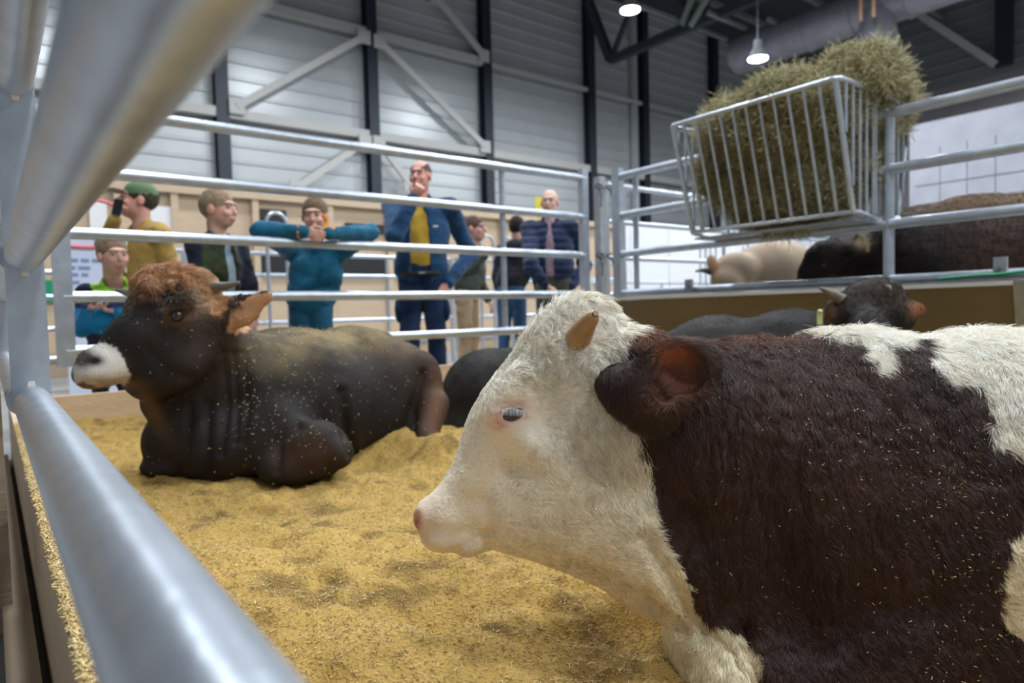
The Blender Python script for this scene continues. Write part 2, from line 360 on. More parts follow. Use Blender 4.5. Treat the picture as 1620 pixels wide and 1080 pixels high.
# feed trough
XT0 = 3.95; zt0 = HC+.02*XT0; y0, y1 = at_x(960, 473, XT0)[1], at_x(1604, 443, XT0)[1]
tr = empty('feed_trough', (4.1, (y0+y1)/2, 0), 'long steel feed trough under the right fence with a bright lip', 'trough')
mb = MB()
prof = [(XT0+.03, zt0-.012), (XT0+.16, .30), (XR-.06, .30), (XR-.06, zt0+.02)]
V = [(x, y, z) for y in (y0, y1) for (x, z) in prof]; n = len(prof)
mb.add(V, [(i, i+1, n+i+1, n+i) for i in range(n-1)], False); mb.build('trough_body', M['trough'], tr)
mb = MB(); mb.bar((XT0, y0, zt0), (XT0, y1, zt0), .07, .022); mb.build('trough_lip', mat('bright_steel_lip', (.72, .71, .68), .35, .5), tr)
mb = MB(); mb.add([(XT0-.02, y1, zt0+.01), (XT0+.30, y1-.02, zt0+.02), (XT0+.30, y1-.02, .25), (XT0+.10, y1, .25), (XT0-.02, y1-.05, zt0+.01), (XT0+.30, y1-.06, zt0+.02), (XT0+.30, y1-.06, .25), (XT0+.10, y1-.05, .25)], [(0, 1, 2, 3), (4, 7, 6, 5), (0, 3, 7, 4), (0, 4, 5, 1)], False); mb.build('trough_end', M['galv_dull'], tr)
for yl in (y0-.15, y1+.15):
    mb = MB(); mb.box(((XT0+XR)/2, yl, .16), (.06, .05, .31)); mb.box(((XT0+XR)/2, yl, .02), (.30, .06, .03)); mb.build('leg', M['galv_dull'], tr)
for (px, py) in ((1090, 452), (1583, 421)):
    c0 = at_x(px, py, XR-.05); mb = MB(); mb.box((XR-.05, c0[1], c0[2]), (.03, .06, .10)); mb.box((XR-.08, c0[1], c0[2]), (.02, .02, .02)); mb.build('clamp', M['galv_dull'], tr)
mb = MB(); mb.tube([at_x(1485, 441, XT0+.2), at_x(1540, 436, XT0+.2), at_x(1580, 434, XT0+.2), at_x(1640, 427, XT0+.2)], .008, 8); tag(mb.build('rope', M['green']), 'thin green rope lying along the trough rim at the right', 'rope')

# ================================================================== SCULPTING TOOLS
def hash3(ix, iy, iz, seed):
    h = (ix*374761393+iy*668265263+iz*2147483647+seed*974711).astype(np.int64) & 0xffffffff
    h = ((h ^ (h >> 13))*1274126177) & 0xffffffff
    return ((h ^ (h >> 16)) & 0xffff)/65535.0*2-1
def vnoise(P, scale, seed=0, octaves=1):
    P = np.asarray(P, float); out = 0; amp = 1; tot = 0
    for o in range(octaves):
        q = P/scale*(2**o); i = np.floor(q).astype(np.int64); f = q-i; f = f*f*(3-2*f)
        ix, iy, iz = i[:, 0], i[:, 1], i[:, 2]; fx, fy, fz = f[:, 0], f[:, 1], f[:, 2]; r = 0
        for dx in (0, 1):
            wx = fx if dx else 1-fx
            for dy in (0, 1):
                wy = fy if dy else 1-fy
                for dz in (0, 1):
                    r = r+wx*wy*(fz if dz else 1-fz)*hash3(ix+dx, iy+dy, iz+dz, seed+o)
        out = out+amp*r; tot += amp; amp *= .5
    return out/tot
CAMR = np.stack([RT, -UP, -FW])        # picture right, picture down, towards the lens
def El(px, py, d, rx, ry, rz, rot=0, yaw=0):
    """ellipsoid: centre from the photo at distance d, radii rx, ry in photo pixels, rz in metres"""
    a = math.radians(rot); b = math.radians(yaw)
    R0 = np.array([[math.cos(a), math.sin(a), 0], [-math.sin(a), math.cos(a), 0], [0, 0, 1]])
    R1 = np.array([[math.cos(b), 0, math.sin(b)], [0, 1, 0], [-math.sin(b), 0, math.cos(b)]])
    s = d/FPX
    return ('e', PT(px, py, d), np.array([rx*s, ry*s, rz]), R1@R0@CAMR)
def Ell(c, r, R=None): return ('e', np.array(c, float), np.array(r, float), np.eye(3) if R is None else np.array(R, float))
def Cap(a, b, ra, rb): return ('c', np.array(a, float), np.array(b, float), ra, rb)
def Cpx(a, b, ra, rb): return Cap(PT(*a), PT(*b), ra*a[2]/FPX, rb*b[2]/FPX)
class Field:
    def __init__(s, prims, vox, pad=.04):
        lo = np.full(3, 1e9); hi = -lo
        for p in prims:
            a, b = s.bb(p); lo = np.minimum(lo, a); hi = np.maximum(hi, b)
        s.lo = lo-pad; s.vox = vox; s.n = np.ceil((hi-lo+2*pad)/vox).astype(int)+1
        s.a = np.full(s.n, 1.0, np.float32)
    @staticmethod
    def bb(p):
        if p[0] == 'e':
            h = np.sqrt(((p[3].T*p[2])**2).sum(1)); return p[1]-h, p[1]+h
        return np.minimum(p[1]-p[3], p[2]-p[4]), np.maximum(p[1]+p[3], p[2]+p[4])
    def add(s, p, k=.02, sub=False):
        a, b = s.bb(p); mgn = k+4*s.vox
        i0 = np.clip(np.floor((a-mgn-s.lo)/s.vox).astype(int), 0, s.n); i1 = np.clip(np.ceil((b+mgn-s.lo)/s.vox).astype(int)+1, 0, s.n)
        if np.any(i1 <= i0): return
        ax = [(s.lo[j]+s.vox*np.arange(i0[j], i1[j])).astype(np.float32) for j in range(3)]
        X, Y, Z = np.meshgrid(*ax, indexing='ij')
        if p[0] == 'e':
            c, r, R = p[1:]; dx, dy, dz = X-c[0], Y-c[1], Z-c[2]; q0 = 0; q1 = 0
            for j in range(3):
                u = (R[j, 0]*dx+R[j, 1]*dy+R[j, 2]*dz)/r[j]; q0 = q0+u*u; q1 = q1+(u/r[j])**2
            k0 = np.sqrt(q0); f = k0*(k0-1)/np.maximum(np.sqrt(q1), 1e-6)
            f = np.where(k0 < .02, -r.min(), f)
        else:
            A, B, ra, rb = p[1:]; d = B-A; L2 = d@d+1e-9
            dx, dy, dz = X-A[0], Y-A[1], Z-A[2]; t = np.clip((dx*d[0]+dy*d[1]+dz*d[2])/L2, 0, 1)
            f = np.sqrt((dx-t*d[0])**2+(dy-t*d[1])**2+(dz-t*d[2])**2)-(ra+(rb-ra)*t)
        sl = tuple(slice(i0[j], i1[j]) for j in range(3)); g = s.a[sl]
        if sub:
            h = np.maximum(k-np.abs(g+f), 0)/max(k, 1e-6); s.a[sl] = np.maximum(g, -f)+h*h*k*.25
        else:
            h = np.maximum(k-np.abs(g-f), 0)/max(k, 1e-6); s.a[sl] = np.minimum(g, f)-h*h*k*.25
    def mesh(s):
        c = 3*s.vox; g = vdb.FloatGrid(c); g.copyFromArray(np.clip(s.a, -c, c).astype(np.float32))
        g.transform = vdb.createLinearTransform(voxelSize=s.vox)
        P, T, Q = g.convertToPolygons(isovalue=0.0, adaptivity=0)
        return np.array(P, float)+s.lo, np.array(Q)
def sculpt(groups, vox, pad=.04):
    """groups: list of (primitive, k) or (primitive, k, 'cut')"""
    F = Field([g[0] for g in groups if len(g) < 3], vox, pad)
    for g in groups: F.add(g[0], g[1], len(g) > 2)
    return F.mesh()
def vnormals(P, Q):
    a = P[Q[:, 2]]-P[Q[:, 0]]; b = P[Q[:, 3]]-P[Q[:, 1]]; fn = np.cross(a, b); N = np.zeros_like(P)
    for j in range(4): np.add.at(N, Q[:, j], fn)
    return N/(np.linalg.norm(N, axis=1, keepdims=True)+1e-12)
def qmesh(name, P, Q, material, col=None, parent=None, loc=None):
    N = vnormals(P, Q); c = P.mean(0)
    if ((P-c)*N).sum() < 0: Q = Q[:, ::-1]
    loc = np.zeros(3) if loc is None else np.asarray(loc, float)
    me = bpy.data.meshes.new(name); me.vertices.add(len(P)); me.vertices.foreach_set('co', (P-loc).astype(np.float32).ravel())
    me.loops.add(Q.size); me.loops.foreach_set('vertex_index', Q.astype(np.int32).ravel())
    me.polygons.add(len(Q)); me.polygons.foreach_set('loop_start', np.arange(0, Q.size, 4, dtype=np.int32)); me.polygons.foreach_set('loop_total', np.full(len(Q), 4, np.int32))
    me.update(calc_edges=True); me.validate(); me.polygons.foreach_set('use_smooth', np.ones(len(me.polygons), bool))
    if col is not None:
        at = me.color_attributes.new('col', 'FLOAT_COLOR', 'POINT'); at.data.foreach_set('color', np.concatenate([col, np.ones((len(P), 1))], 1).astype(np.float32).ravel())
    me.materials.append(material); o = bpy.data.objects.new(name, me); COL.objects.link(o); o.location = [float(x) for x in loc]
    if parent is not None: put(o, parent)
    return o
def put(o, parent):
    o.parent = parent; o.matrix_parent_inverse = Matrix.Translation(-Vector(parent.location))
def orient(P, Q):
    N = vnormals(P, Q)
    if ((P-P.mean(0))*N).sum() < 0: Q = Q[:, ::-1]; N = -N
    return Q, N
def groove(P, N, line, width, depth, near=None, ctr=None):
    """presses a crease (or raises a ridge, depth < 0) along a line given in photo pixels"""
    px, d = project(P); best = np.full(len(P), 1e9)
    L = np.array(line, float)
    for a, b in zip(L[:-1], L[1:]):
        v = b-a; t = np.clip(((px-a)@v)/(v@v+1e-9), 0, 1); best = np.minimum(best, np.linalg.norm(px-a-t[:, None]*v, axis=1))
    view = nrm(CAM-P.mean(0)) if ctr is None else ctr
    fac = np.clip((N@view)*2, 0, 1)
    return P-N*(depth*np.exp(-(best/width)**2)*fac)[:, None]
def dent(P, N, px_, py_, rx, ry, depth, rot=0):
    px, d = project(P); a = math.radians(rot); q = px-np.array([px_, py_]); u = q[:, 0]*math.cos(a)+q[:, 1]*math.sin(a); v = -q[:, 0]*math.sin(a)+q[:, 1]*math.cos(a)
    fac = np.clip((N@nrm(CAM-P.mean(0)))*2, 0, 1)
    return P-N*(depth*np.exp(-(u/rx)**2-(v/ry)**2)*fac)[:, None]
def inpoly(px, poly):
    x, y = px[:, 0], px[:, 1]; ins = np.zeros(len(px), bool); n = len(poly); j = n-1
    for i in range(n):
        xi, yi = poly[i]; xj, yj = poly[j]
        c = ((yi > y) != (yj > y)) & (x < (xj-xi)*(y-yi)/((yj-yi)+1e-9)+xi); ins ^= c; j = i
    return ins
def blend(C, maskf, col): return C*(1-maskf[:, None])+np.array(col)*maskf[:, None]
def spot(px, x, y, rx, ry, rot=0):
    a = math.radians(rot); q = px-np.array([x, y]); u = q[:, 0]*math.cos(a)+q[:, 1]*math.sin(a); v = -q[:, 0]*math.sin(a)+q[:, 1]*math.cos(a)
    return np.exp(-(u/rx)**2-(v/ry)**2)
def surf(P, N, px_, py_, rad=4):
    """the point of a sculpted surface that the lens sees at a pixel"""
    px, d = project(P); m_ = (np.linalg.norm(px-np.array([px_, py_]), axis=1) < rad)
    while not m_.any(): rad *= 1.6; m_ = (np.linalg.norm(px-np.array([px_, py_]), axis=1) < rad)
    i = np.where(m_)[0]; i = i[np.argmin(d[i])]; return P[i], N[i], d[i]
HAIRDK = mat('dark_animal_hair', (.1, .1, .1), .55, spec=.12, attr='col')
HAIRMAT = mat('animal_hair', (.5, .5, .5), .42, spec=.45, attr='col')
def hair(name, P, Q, n, dirf, lenf, colf, parent, view=None, radius=.0004, npt=5, lift=.35, curl=.0, clump=.008, seed=1, minface=-.25, label=None, keep=None, material=None):
    """strands rooted all over a sculpted surface"""
    rg = np.random.default_rng(seed)
    A = P[Q[:, 0]]; B = P[Q[:, 1]]; C_ = P[Q[:, 2]]; D_ = P[Q[:, 3]]
    fn = np.cross(C_-A, D_-B)*.5; ar = np.linalg.norm(fn, axis=1); fn = fn/(ar[:, None]+1e-12); ctr = (A+C_)/2
    v = CAM-ctr; v /= np.linalg.norm(v, axis=1, keepdims=True); face = (fn*v).sum(1)
    px, d = project(ctr); ok = (face > minface) & (px[:, 0] > -60) & (px[:, 0] < 1850) & (px[:, 1] < 1180)
    if keep is not None: ok &= keep(px)
    wgt = ar*ok; idx = rg.choice(len(Q), n, p=wgt/wgt.sum())
    s_, t_ = rg.random((2, n, 1)); root = (A[idx]*(1-s_)*(1-t_)+B[idx]*s_*(1-t_)+C_[idx]*s_*t_+D_[idx]*(1-s_)*t_); nn = fn[idx]
    rpx, rd = project(root); g = dirf(rpx, root)                       # direction in photo axes
    T = g[:, :1]*RT-g[:, 1:2]*UP
    cell = np.round(root/clump)*clump if clump else root
    jn = np.stack([vnoise(cell, .031, 5+k) for k in range(3)], 1)
    T = T+(.5+.5*spot(rpx, 890, 530, 110, 90))[:, None]*1.1*jn+.18*rg.normal(size=(n, 3)); T -= nn*(T*nn).sum(1, keepdims=True); T /= np.linalg.norm(T, axis=1, keepdims=True)+1e-9
    L = (lenf(rpx, root)*rg.uniform(.6, 1.15, n))[:, None]
    S = np.cross(nn, T); ph = vnoise(cell, .02, 77)[:, None]*6
    pts = np.zeros((n, npt, 3)); cu = curl if np.ndim(curl) else np.full(n, curl); 
    cv = (cu(rpx) if callable(curl) else cu)[:, None] if not callable(curl) else curl(rpx)[:, None]
    lf = lift*rg.uniform(.6, 1.3, (n, 1))
    toc = (cell-root); toc -= nn*(toc*nn).sum(1, keepdims=True)
    for k in range(npt):
        s = k/(npt-1); pts[:, k] = root-nn*.0008+T*L*s+nn*(lf*L*(s-.75*s*s))+S*(cv*L*(np.sin(ph+s*3.2)-np.sin(ph)))+toc*(.7*s*s)
    cu_ = bpy.data.hair_curves.new(name); cu_.add_curves([npt]*n); cu_.attributes['position'].data.foreach_set('vector', pts.astype(np.float32).ravel())
    ra = cu_.attributes.get('radius') or cu_.attributes.new('radius', 'FLOAT', 'POINT')
    tp = np.linspace(1, .25, npt); ra.data.foreach_set('value', (radius*np.tile(tp, n)*np.repeat(rg.uniform(.7, 1.3, n), npt)).astype(np.float32))
    c = colf(rpx, root); c = c*(1+.2*rg.normal(size=(n, 1)).clip(-1.5, 1.5)+.16*vnoise(cell, .013, 66)[:, None]); c = np.clip(c, .003, 1)
    ca = cu_.attributes.new('col', 'FLOAT_COLOR', 'POINT'); ca.data.foreach_set('color', np.repeat(np.concatenate([c, np.ones((n, 1))], 1), npt, 0).astype(np.float32).ravel())
    cu_.materials.append(material or HAIRMAT); o = bpy.data.objects.new(name, cu_); COL.objects.link(o); put(o, parent)
    if label: o['label'] = label
    return o
def flow(ctrl, power=3.0):
    C_ = np.array(ctrl, float)
    def f(px):
        d = np.linalg.norm(px[:, None, :]-C_[None, :, :2], axis=2)+6; w_ = 1/d**power; w_ /= w_.sum(1, keepdims=True)
        return w_@C_[:, 2:]
    return f
def ball(name, c, r, material, parent, n=16, squash=None):
    mb = MB(); V = []; F = []
    for i in range(n+1):
        th = PI*i/n
        for j in range(n*2): ph = PI*j/n; V.append((math.sin(th)*math.cos(ph), math.sin(th)*math.sin(ph), math.cos(th)))
    for i in range(n):
        for j in range(2*n): F.append((i*2*n+j, (i+1)*2*n+j, (i+1)*2*n+(j+1) % (2*n), i*2*n+(j+1) % (2*n)))
    V = np.array(V)*(r if squash is None else 1)
    if squash is not None: V = V@(np.array(squash[0])[:, None]*squash[1])
    mb.add(V+np.array(c), F); return mb.build(name, material, parent)
M['coat'] = mat('animal_coat', (.3, .2, .1), .62, bump=.25, bscale=160, spec=.18, attr='col')
M['wet'] = mat('moist_eye', (.008, .008, .010), .08, spec=.8)
M['horn'] = mat('horn', (.46, .26, .11), .42, 0, .15, 60, .5, 25, (.34, .18, .07))
M['horn_grey'] = mat('grey_horn', (.20, .18, .14), .5, 0, .2, 50, .5, 20, (.10, .09, .07))

# ================================================================== BEDDING AND HAY
def litter_z(X, Y):
    P = np.stack([X, Y, X*0], 1)
    z = .055+.03*np.clip((Y-.4)/1.2, 0, 1)+.07*np.clip((Y-3.3)/.9, 0, 1)**1.3+.03*np.clip((.5-X)/.4, 0, 1)+.05*np.clip((X-3.2)/.6, 0, 1)
    z = z+.045*vnoise(P, .55, 3, 2)+.030*vnoise(P, .17, 9, 3)+.019*vnoise(P, .05, 21, 3)
    for (px, py, r, h) in ((395, 868, .10, -.075), (700, 965, .12, -.075), (600, 1000, .16, .03), (1000, 985, .10, -.05), (640, 715, .15, .12), (700, 728, .10, .10), (560, 760, .16, .03), (850, 950, .12, .025), (330, 900, .15, .02), (430, 800, .10, -.02), (900, 1030, .08, -.03), (1180, 1070, .16, -.035), (1400, 1080, .22, -.04), (1620, 1080, .22, -.04)):
        q = at_z(px, py, .09); z = z+h*np.exp(-((X-q[0])**2+(Y-q[1])**2)/r**2)
    return np.maximum(z, .008)
gx = np.arange(.10, 4.30, .010); gy = np.arange(-.3, 4.26, .010); GX, GY = np.meshgrid(gx, gy, indexing='ij')
GZ = litter_z(GX.ravel(), GY.ravel()); P = np.stack([GX.ravel(), GY.ravel(), GZ], 1)
ii = np.arange(len(gx)*len(gy)).reshape(len(gx), len(gy))
Q = np.stack([ii[:-1, :-1].ravel(), ii[1:, :-1].ravel(), ii[1:, 1:].ravel(), ii[:-1, 1:].ravel()], 1)
v1 = vnoise(P, .12, 31, 4)[:, None]; v2 = vnoise(P, .5, 37, 3)[:, None]
lc = np.array([.50, .33, .098])*(1+.16*v1+.15*v2)
lc = blend(lc, np.clip((vnoise(P, .09, 61, 4)-.12)*3, 0, .75), (.17, .105, .035))
M['litter'] = mat('chopped_bedding', (.5, .35, .12), .9, bump=.9, bscale=150, spec=.15, attr='col')
lit = qmesh('bedding', P, Q, M['litter'], lc)
tag(lit, 'deep golden chopped straw bedding covering the pen floor', 'bedding', kind='stuff')
def straws(name, root, ln, rad, cols, parent=None, flat=.35, rg=rng, dirs=None, npt=2, bend=0):
    n = len(root); d = rg.normal(size=(n, 3)) if dirs is None else dirs; d[:, 2] *= flat; d /= np.linalg.norm(d, axis=1, keepdims=True)
    L = ln*rg.uniform(.4, 1.4, (n, 1)); pts = np.zeros((n, npt, 3)); side = np.cross(d, rg.normal(size=(n, 3)))
    for k in range(npt):
        s = k/(npt-1); pts[:, k] = root+d*L*(s-.3)+side*(bend*L*s*s)
    cu = bpy.data.hair_curves.new(name); cu.add_curves([npt]*n); cu.attributes['position'].data.foreach_set('vector', pts.astype(np.float32).ravel())
    ra = cu.attributes.get('radius') or cu.attributes.new('radius', 'FLOAT', 'POINT'); ra.data.foreach_set('value', np.repeat(rad*rg.uniform(.6, 1.4, n), npt).astype(np.float32))
    ca = cu.attributes.new('col', 'FLOAT_COLOR', 'POINT'); c = np.array(cols)[rg.integers(0, len(cols), n)]*(1+.2*rg.normal(size=(n, 1)).clip(-2, 2))
    ca.data.foreach_set('color', np.repeat(np.concatenate([np.clip(c, .01, 1), np.ones((n, 1))], 1), npt, 0).astype(np.float32).ravel())
    cu.materials.append(HAIRMAT); o = bpy.data.objects.new(name, cu); COL.objects.link(o)
    if parent is not None: put(o, parent)
    return o
n = 210000
rr = rng.random((n, 2)); X = .12+3.7*rr[:, 0]**1.2; Y = -.1+4.3*rr[:, 1]**1.5
near_ = project(np.stack([X, Y, X*0+.1], 1))[0]
o = straws('straw_bits', np.stack([X, Y, litter_z(X, Y)+.002], 1), .008, .0006, [(.50, .35, .13), (.60, .46, .21), (.42, .28, .09), (.26, .17, .06), (.68, .56, .30)], lit)
o['kind'] = 'stuff'
# sawdust lying on the near kick board
X = rng.uniform(XN-.002, XN+.042, 26000); Y = -.2+3.4*rng.random(26000)**1.3
sb = straws('sawdust', np.stack([X, Y, zb+.002+.006*rng.random(26000)], 1), .008, .0011, [(.62, .46, .2), (.5, .36, .14), (.7, .56, .3)], nb, flat=.6); sb['kind'] = 'stuff'

# hay rack hooked over the right fence
ZT, ZB_ = HC+1.275, HC+.54; YA, YB = 1.90, 3.09
XF, XB, XE = 3.86, 4.07, 4.86
rack = empty('hay_rack', (XR, (YA+YB)/2, 0), 'galvanised wire hay rack heaped with hay, hooked over the right fence', 'hay rack')
for (xt, xb, nm) in ((XF, XB, 'front'), (XE, 4.66, 'back')):
    mb = MB(); sgn = 1 if nm == 'front' else -1
    mb.tube(bez([(XR-.05*sgn, YA, ZT), (xt, YA, ZT), (xt, YB, ZT), (XR-.05*sgn, YB, ZT)], .05), .017, 12); mb.build('top_hoop', M['galv'], rack)
    mb = MB(); mb.tube(bez([(XR-.04*sgn, YA, ZB_-.03), (xb, YA, ZB_), (xb, YB, ZB_), (XR-.04*sgn, YB, ZB_-.03)], .04), .014, 12); mb.build('bottom_hoop', M['galv'], rack)
    for k in range(13):
        y = YA+.02+(YB-YA-.04)*k/12; mb = MB()
        mb.tube([(xt, y, ZT), (xb, y, ZB_)], .017 if k in (0, 12) else .0105, 10); mb.build('bar', M['galv'], rack)
    for y in (YA, YB):
        for k in range(5):
            f = (k+1)/5.6; xt2 = xt+(XR-.04*sgn-xt)*f; xb2 = xb+(XR-.04*sgn-xb)*f
            if y == YB and k > 3: continue
            # bars of the end frames meet the slanting corner bar
            mb = MB(); zz = ZB_ if abs(xt2-XR) <= abs(xb-XR) else ZB_+(ZT-ZB_)*(abs(xt2-XR)-abs(xb-XR))/(abs(xt-XR)-abs(xb-XR))
            mb.tube([(xt2, y, ZT), (xt2, y, zz)], .009, 8); mb.build('bar', M['galv'], rack)
        if y == YA: mb = MB(); mb.tube([(XR-.06*sgn, y, ZT), (XR-.06*sgn, y, ZB_)], .012, 10); mb.build('bar', M['galv'], rack)
mb = MB(); mb.box(((XB+4.66)/2, (YA+YB)/2, ZB_-.045), (4.66-XB-.04, YB-YA-.04, .012)); mb.build('tray', M['galv_dull'], rack)
# the hay
G = []
for (x, y, z, a, b, c) in ((4.32, 2.45, ZB_+.30, .26, .52, .34), (4.32, 2.45, ZB_+.62, .38, .54, .30), (4.28, 2.25, ZT-.02, .36, .36, .22), (4.36, 2.0, ZT+.10, .30, .22, .18), (4.5, 2.15, ZT+.08, .28, .34, .20),
        (4.25, 2.75, ZT-.02, .32, .28, .18), (4.2, 2.42, ZT+.07, .30, .20, .15), (4.2, 2.85, ZT-.08, .26, .16, .15), (4.62, 2.0, ZT-.02, .22, .20, .20), (4.3, 2.95, ZT-.28, .28, .14, .22)):
    G.append((Ell((x, y, z), (a, b, c)), .06))
hp, hq = sculpt(G, .014); hq, hn = orient(hp, hq)
hp = hp+hn*(.06*vnoise(hp, .16, 2, 2)+.04*vnoise(hp, .06, 4, 2))[:, None]
hp[:, 0] = np.where((hp[:, 2] < ZT), np.clip(hp[:, 0], XF+.02+(XB-XF)*np.clip((ZT-hp[:, 2])/(ZT-ZB_), 0, 1), 4.86-.2*np.clip((ZT-hp[:, 2])/(ZT-ZB_), 0, 1)), hp[:, 0])
hp[:, 1] = np.where((hp[:, 2] < ZT), np.clip(hp[:, 1], YA+.015, YB-.1), hp[:, 1]); hp[:, 2] = np.maximum(hp[:, 2], ZB_-.03)
hc = np.array([.33, .30, .14])*(1+.30*vnoise(hp, .10, 8, 3)[:, None]); hc = blend(hc, np.clip((vnoise(hp, .13, 14, 3)+.02)*3, 0, .85), (.085, .065, .025))  # dark blotches put the shade of hollows into the hay colour
hay = qmesh('hay', hp, hq, mat('hay_mass', (.3, .28, .13), .9, bump=.8, bscale=90, spec=.1, attr='col'), hc)
tag(hay, 'heap of dry green-brown hay in the wire rack, spilling over its top', 'hay', kind='stuff')
ii = rng.integers(0, len(hp), 60000)
dd = rng.normal(size=(60000, 3)); dd = dd-hn[ii]*(dd*hn[ii]).sum(1, keepdims=True)*.5+np.array([0, 0, -.2])
hs_ = straws('hay_stalks', hp[ii]+hn[ii]*rng.uniform(-.004, .012, (60000, 1)), .085, .0014, [(.42, .40, .21), (.52, .49, .30), (.28, .26, .12), (.18, .15, .06), (.60, .56, .36), (.36, .28, .15)], hay, flat=.9, dirs=dd, npt=4, bend=.35)
hs_['kind'] = 'stuff'

# ================================================================== THE BULLS
def horn(name, A, B, ra, rb, material, parent, bend=(0, 0, 0), n=10, tip=None):
    A = np.array(A); B = np.array(B); bend = np.array(bend); pts = []; rs = []
    for k in range(n+1):
        t = k/n; pts.append(A+(B-A)*t+bend*math.sin(PI*t)); rs.append(ra+(rb-ra)*t**1.15)
    d = nrm(pts[-1]-pts[-2])
    for f in (.5, .85, 1.0): pts.append(pts[n]+d*rb*f*.8); rs.append(rb*math.sqrt(max(1-f*f, .02)))
    mb = MB(); mb.tube(pts, rs, 20); o = mb.build(name, material, parent)
    if tip: 
        e = pts[n]+d*rb*.72; mb = MB(); mb.tube([e, e+d*.0035], [rb*.55, rb*.45], 14); mb.build('horn_tip', tip, o)
    return o
def specks(name, P, N, n, parent, keep, ln=.006, rad=.0006, seed=3, cols=((.62, .48, .2), (.75, .64, .36), (.45, .34, .12)), off=.006):
    rg = np.random.default_rng(seed); px, d = project(P); view = nrm(CAM-P.mean(0)); pr = np.clip(keep(px), 0, None)*np.clip(N@view, 0, 1)
    i = rg.choice(len(P), n, p=pr/pr.sum()); o = straws(name, P[i]+N[i]*off, ln, rad, list(cols), parent, flat=1, rg=rg); o['kind'] = 'stuff'; return o

_El = El
# ---- white-faced bull in front
SC = .9; d0 = 1.33
def El(px, py, d, rx, ry, rz, rot=0, yaw=0): return _El(px, py, d*SC, rx, ry, rz*SC, rot, yaw)
G = [(El(1345, 800, 1.52, 235, 280, .27), .05), (El(1560, 815, 1.52, 290, 292, .29), .06), (El(1790, 850, 1.55, 290, 290, .31), .06), (El(2030, 880, 1.6, 240, 270, .30), .06),
     (El(1190, 735, 1.46, 165, 200, .19), .06), (El(1075, 690, 1.39, 130, 150, .145), .06), (El(1290, 830, 1.36, 120, 190, .10, 12), .08), (El(1490, 900, 1.34, 150, 150, .10), .08),
     (El(1120, 880, 1.40, 80, 125, .12, -22), .06), (El(1180, 985, 1.42, 100, 100, .13), .06),
     (El(1136, 1105, 1.31, 58, 84, .07), .04), (El(1112, 1005, 1.37, 58, 70, .10, -20), .06), (El(1345, 1080, 1.49, 240, 250, .295), .09), (El(1180, 1080, 1.36, 90, 90, .14), .05), (El(1610, 1090, 1.50, 290, 260, .315), .09), (El(1065, 594, 1.57, 66, 50, .02, -15), .02), (El(1270, 1090, 1.33, 130, 90, .10), .08), (El(1430, 1040, 1.38, 150, 130, .12), .09)]
Hd = [(El(908, 575, d0, 88, 88, .105), .03), (El(925, 512, d0, 54, 44, .07), .03), (El(818, 645, d0, 125, 60, .082, -53), .03), (El(752, 752, d0, 85, 40, .052, -53), .03),
      (El(708, 810, d0, 38, 38, .056), .022), (El(674, 816, d0, 20, 24, .040), .018), (El(700, 846, d0, 34, 26, .052), .015), (El(740, 856, d0, 30, 23, .042), .012), (El(830, 805, d0, 90, 72, .07), .03),
      (El(915, 785, d0-.01, 105, 120, .092), .04), (El(985, 845, d0, 90, 92, .09), .04), (El(945, 670, d0, 95, 105, .10), .04),
      (El(800, 622, d0-.075, 44, 20, .022, -55), .03), (El(845, 705, d0-.075, 60, 16, .014, 35), .04), (El(1010, 560, d0-.03, 50, 40, .06), .04),
      (El(1040, 900, d0+.02, 70, 75, .09), .05)]
P, Q = sculpt(G+Hd+[(El(811, 655, d0-.098, 18, 8, .018, -14), .012, 'cut'), (El(654, 824, d0-.038, 9, 15, .022, 14), .006, 'cut')], .0048)
Q, N = orient(P, Q)
P = dent(P, N, 800, 700, 40, 26, .008, -50); P = dent(P, N, 735, 800, 40, 22, .006, -40)
P = groove(P, N, [(698, 884), (730, 868), (765, 846), (782, 842)], 6, .006)
P = groove(P, N, [(765, 800), (775, 840), (770, 870)], 14, .006)
P = groove(P, N, [(905, 900), (960, 928), (1020, 948), (1080, 1000)], 11, .020)
P = groove(P, N, [(840, 880), (900, 900), (950, 905)], 14, .005)
P = groove(P, N, [(1020, 850), (1070, 930), (1110, 1000)], 15, .016)
P = groove(P, N, [(1180, 990), (1190, 1040), (1205, 1090)], 9, .018)
P = groove(P, N, [(1120, 1000), (1160, 1030), (1180, 1080)], 9, .008)
P = groove(P, N, [(1290, 1000), (1240, 900), (1235, 800)], 40, .012)
P = groove(P, N, [(1300, 1010), (1380, 960), (1480, 960)], 30, .010)
P = groove(P, N, [(775, 668), (800, 672), (828, 662)], 5, .004); P = groove(P, N, [(783, 646), (800, 636), (824, 640)], 4, .004)
P = groove(P, N, [(781, 654), (800, 644), (826, 647), (833, 656), (820, 666), (796, 672)], 4, -.004)
ppx, _d = project(P)
for (x0, w0, a0) in ((1135, 9, .004), (1165, 10, .005), (1200, 9, .004), (1235, 11, .005), (1275, 10, .004), (1310, 12, .003)):
    P = groove(P, N, [(x0+18, 540), (x0+5, 600), (x0-8, 690), (x0-16, 760)], w0, a0)
body_ = np.clip((ppx[:, 0]-1040)/60, 0, 1); P = P+N*(.0030*vnoise(P, .05, 12, 2)*body_+.0012*vnoise(P, .02, 13, 2))[:, None]
uv = np.stack([P@RT/.013+1.2*vnoise(P, .08, 14), P@UP/.05, P@FW/.02], 1); P = P+N*(.0032*(1-2*np.abs(vnoise(uv, 1., 15, 2)))*body_)[:, None]
pl = np.clip(spot(ppx, 915, 505, 85, 55)*1.3+spot(ppx, 840, 580, 70, 70)*.7+spot(ppx, 960, 620, 60, 90)*.4, 0, 1)
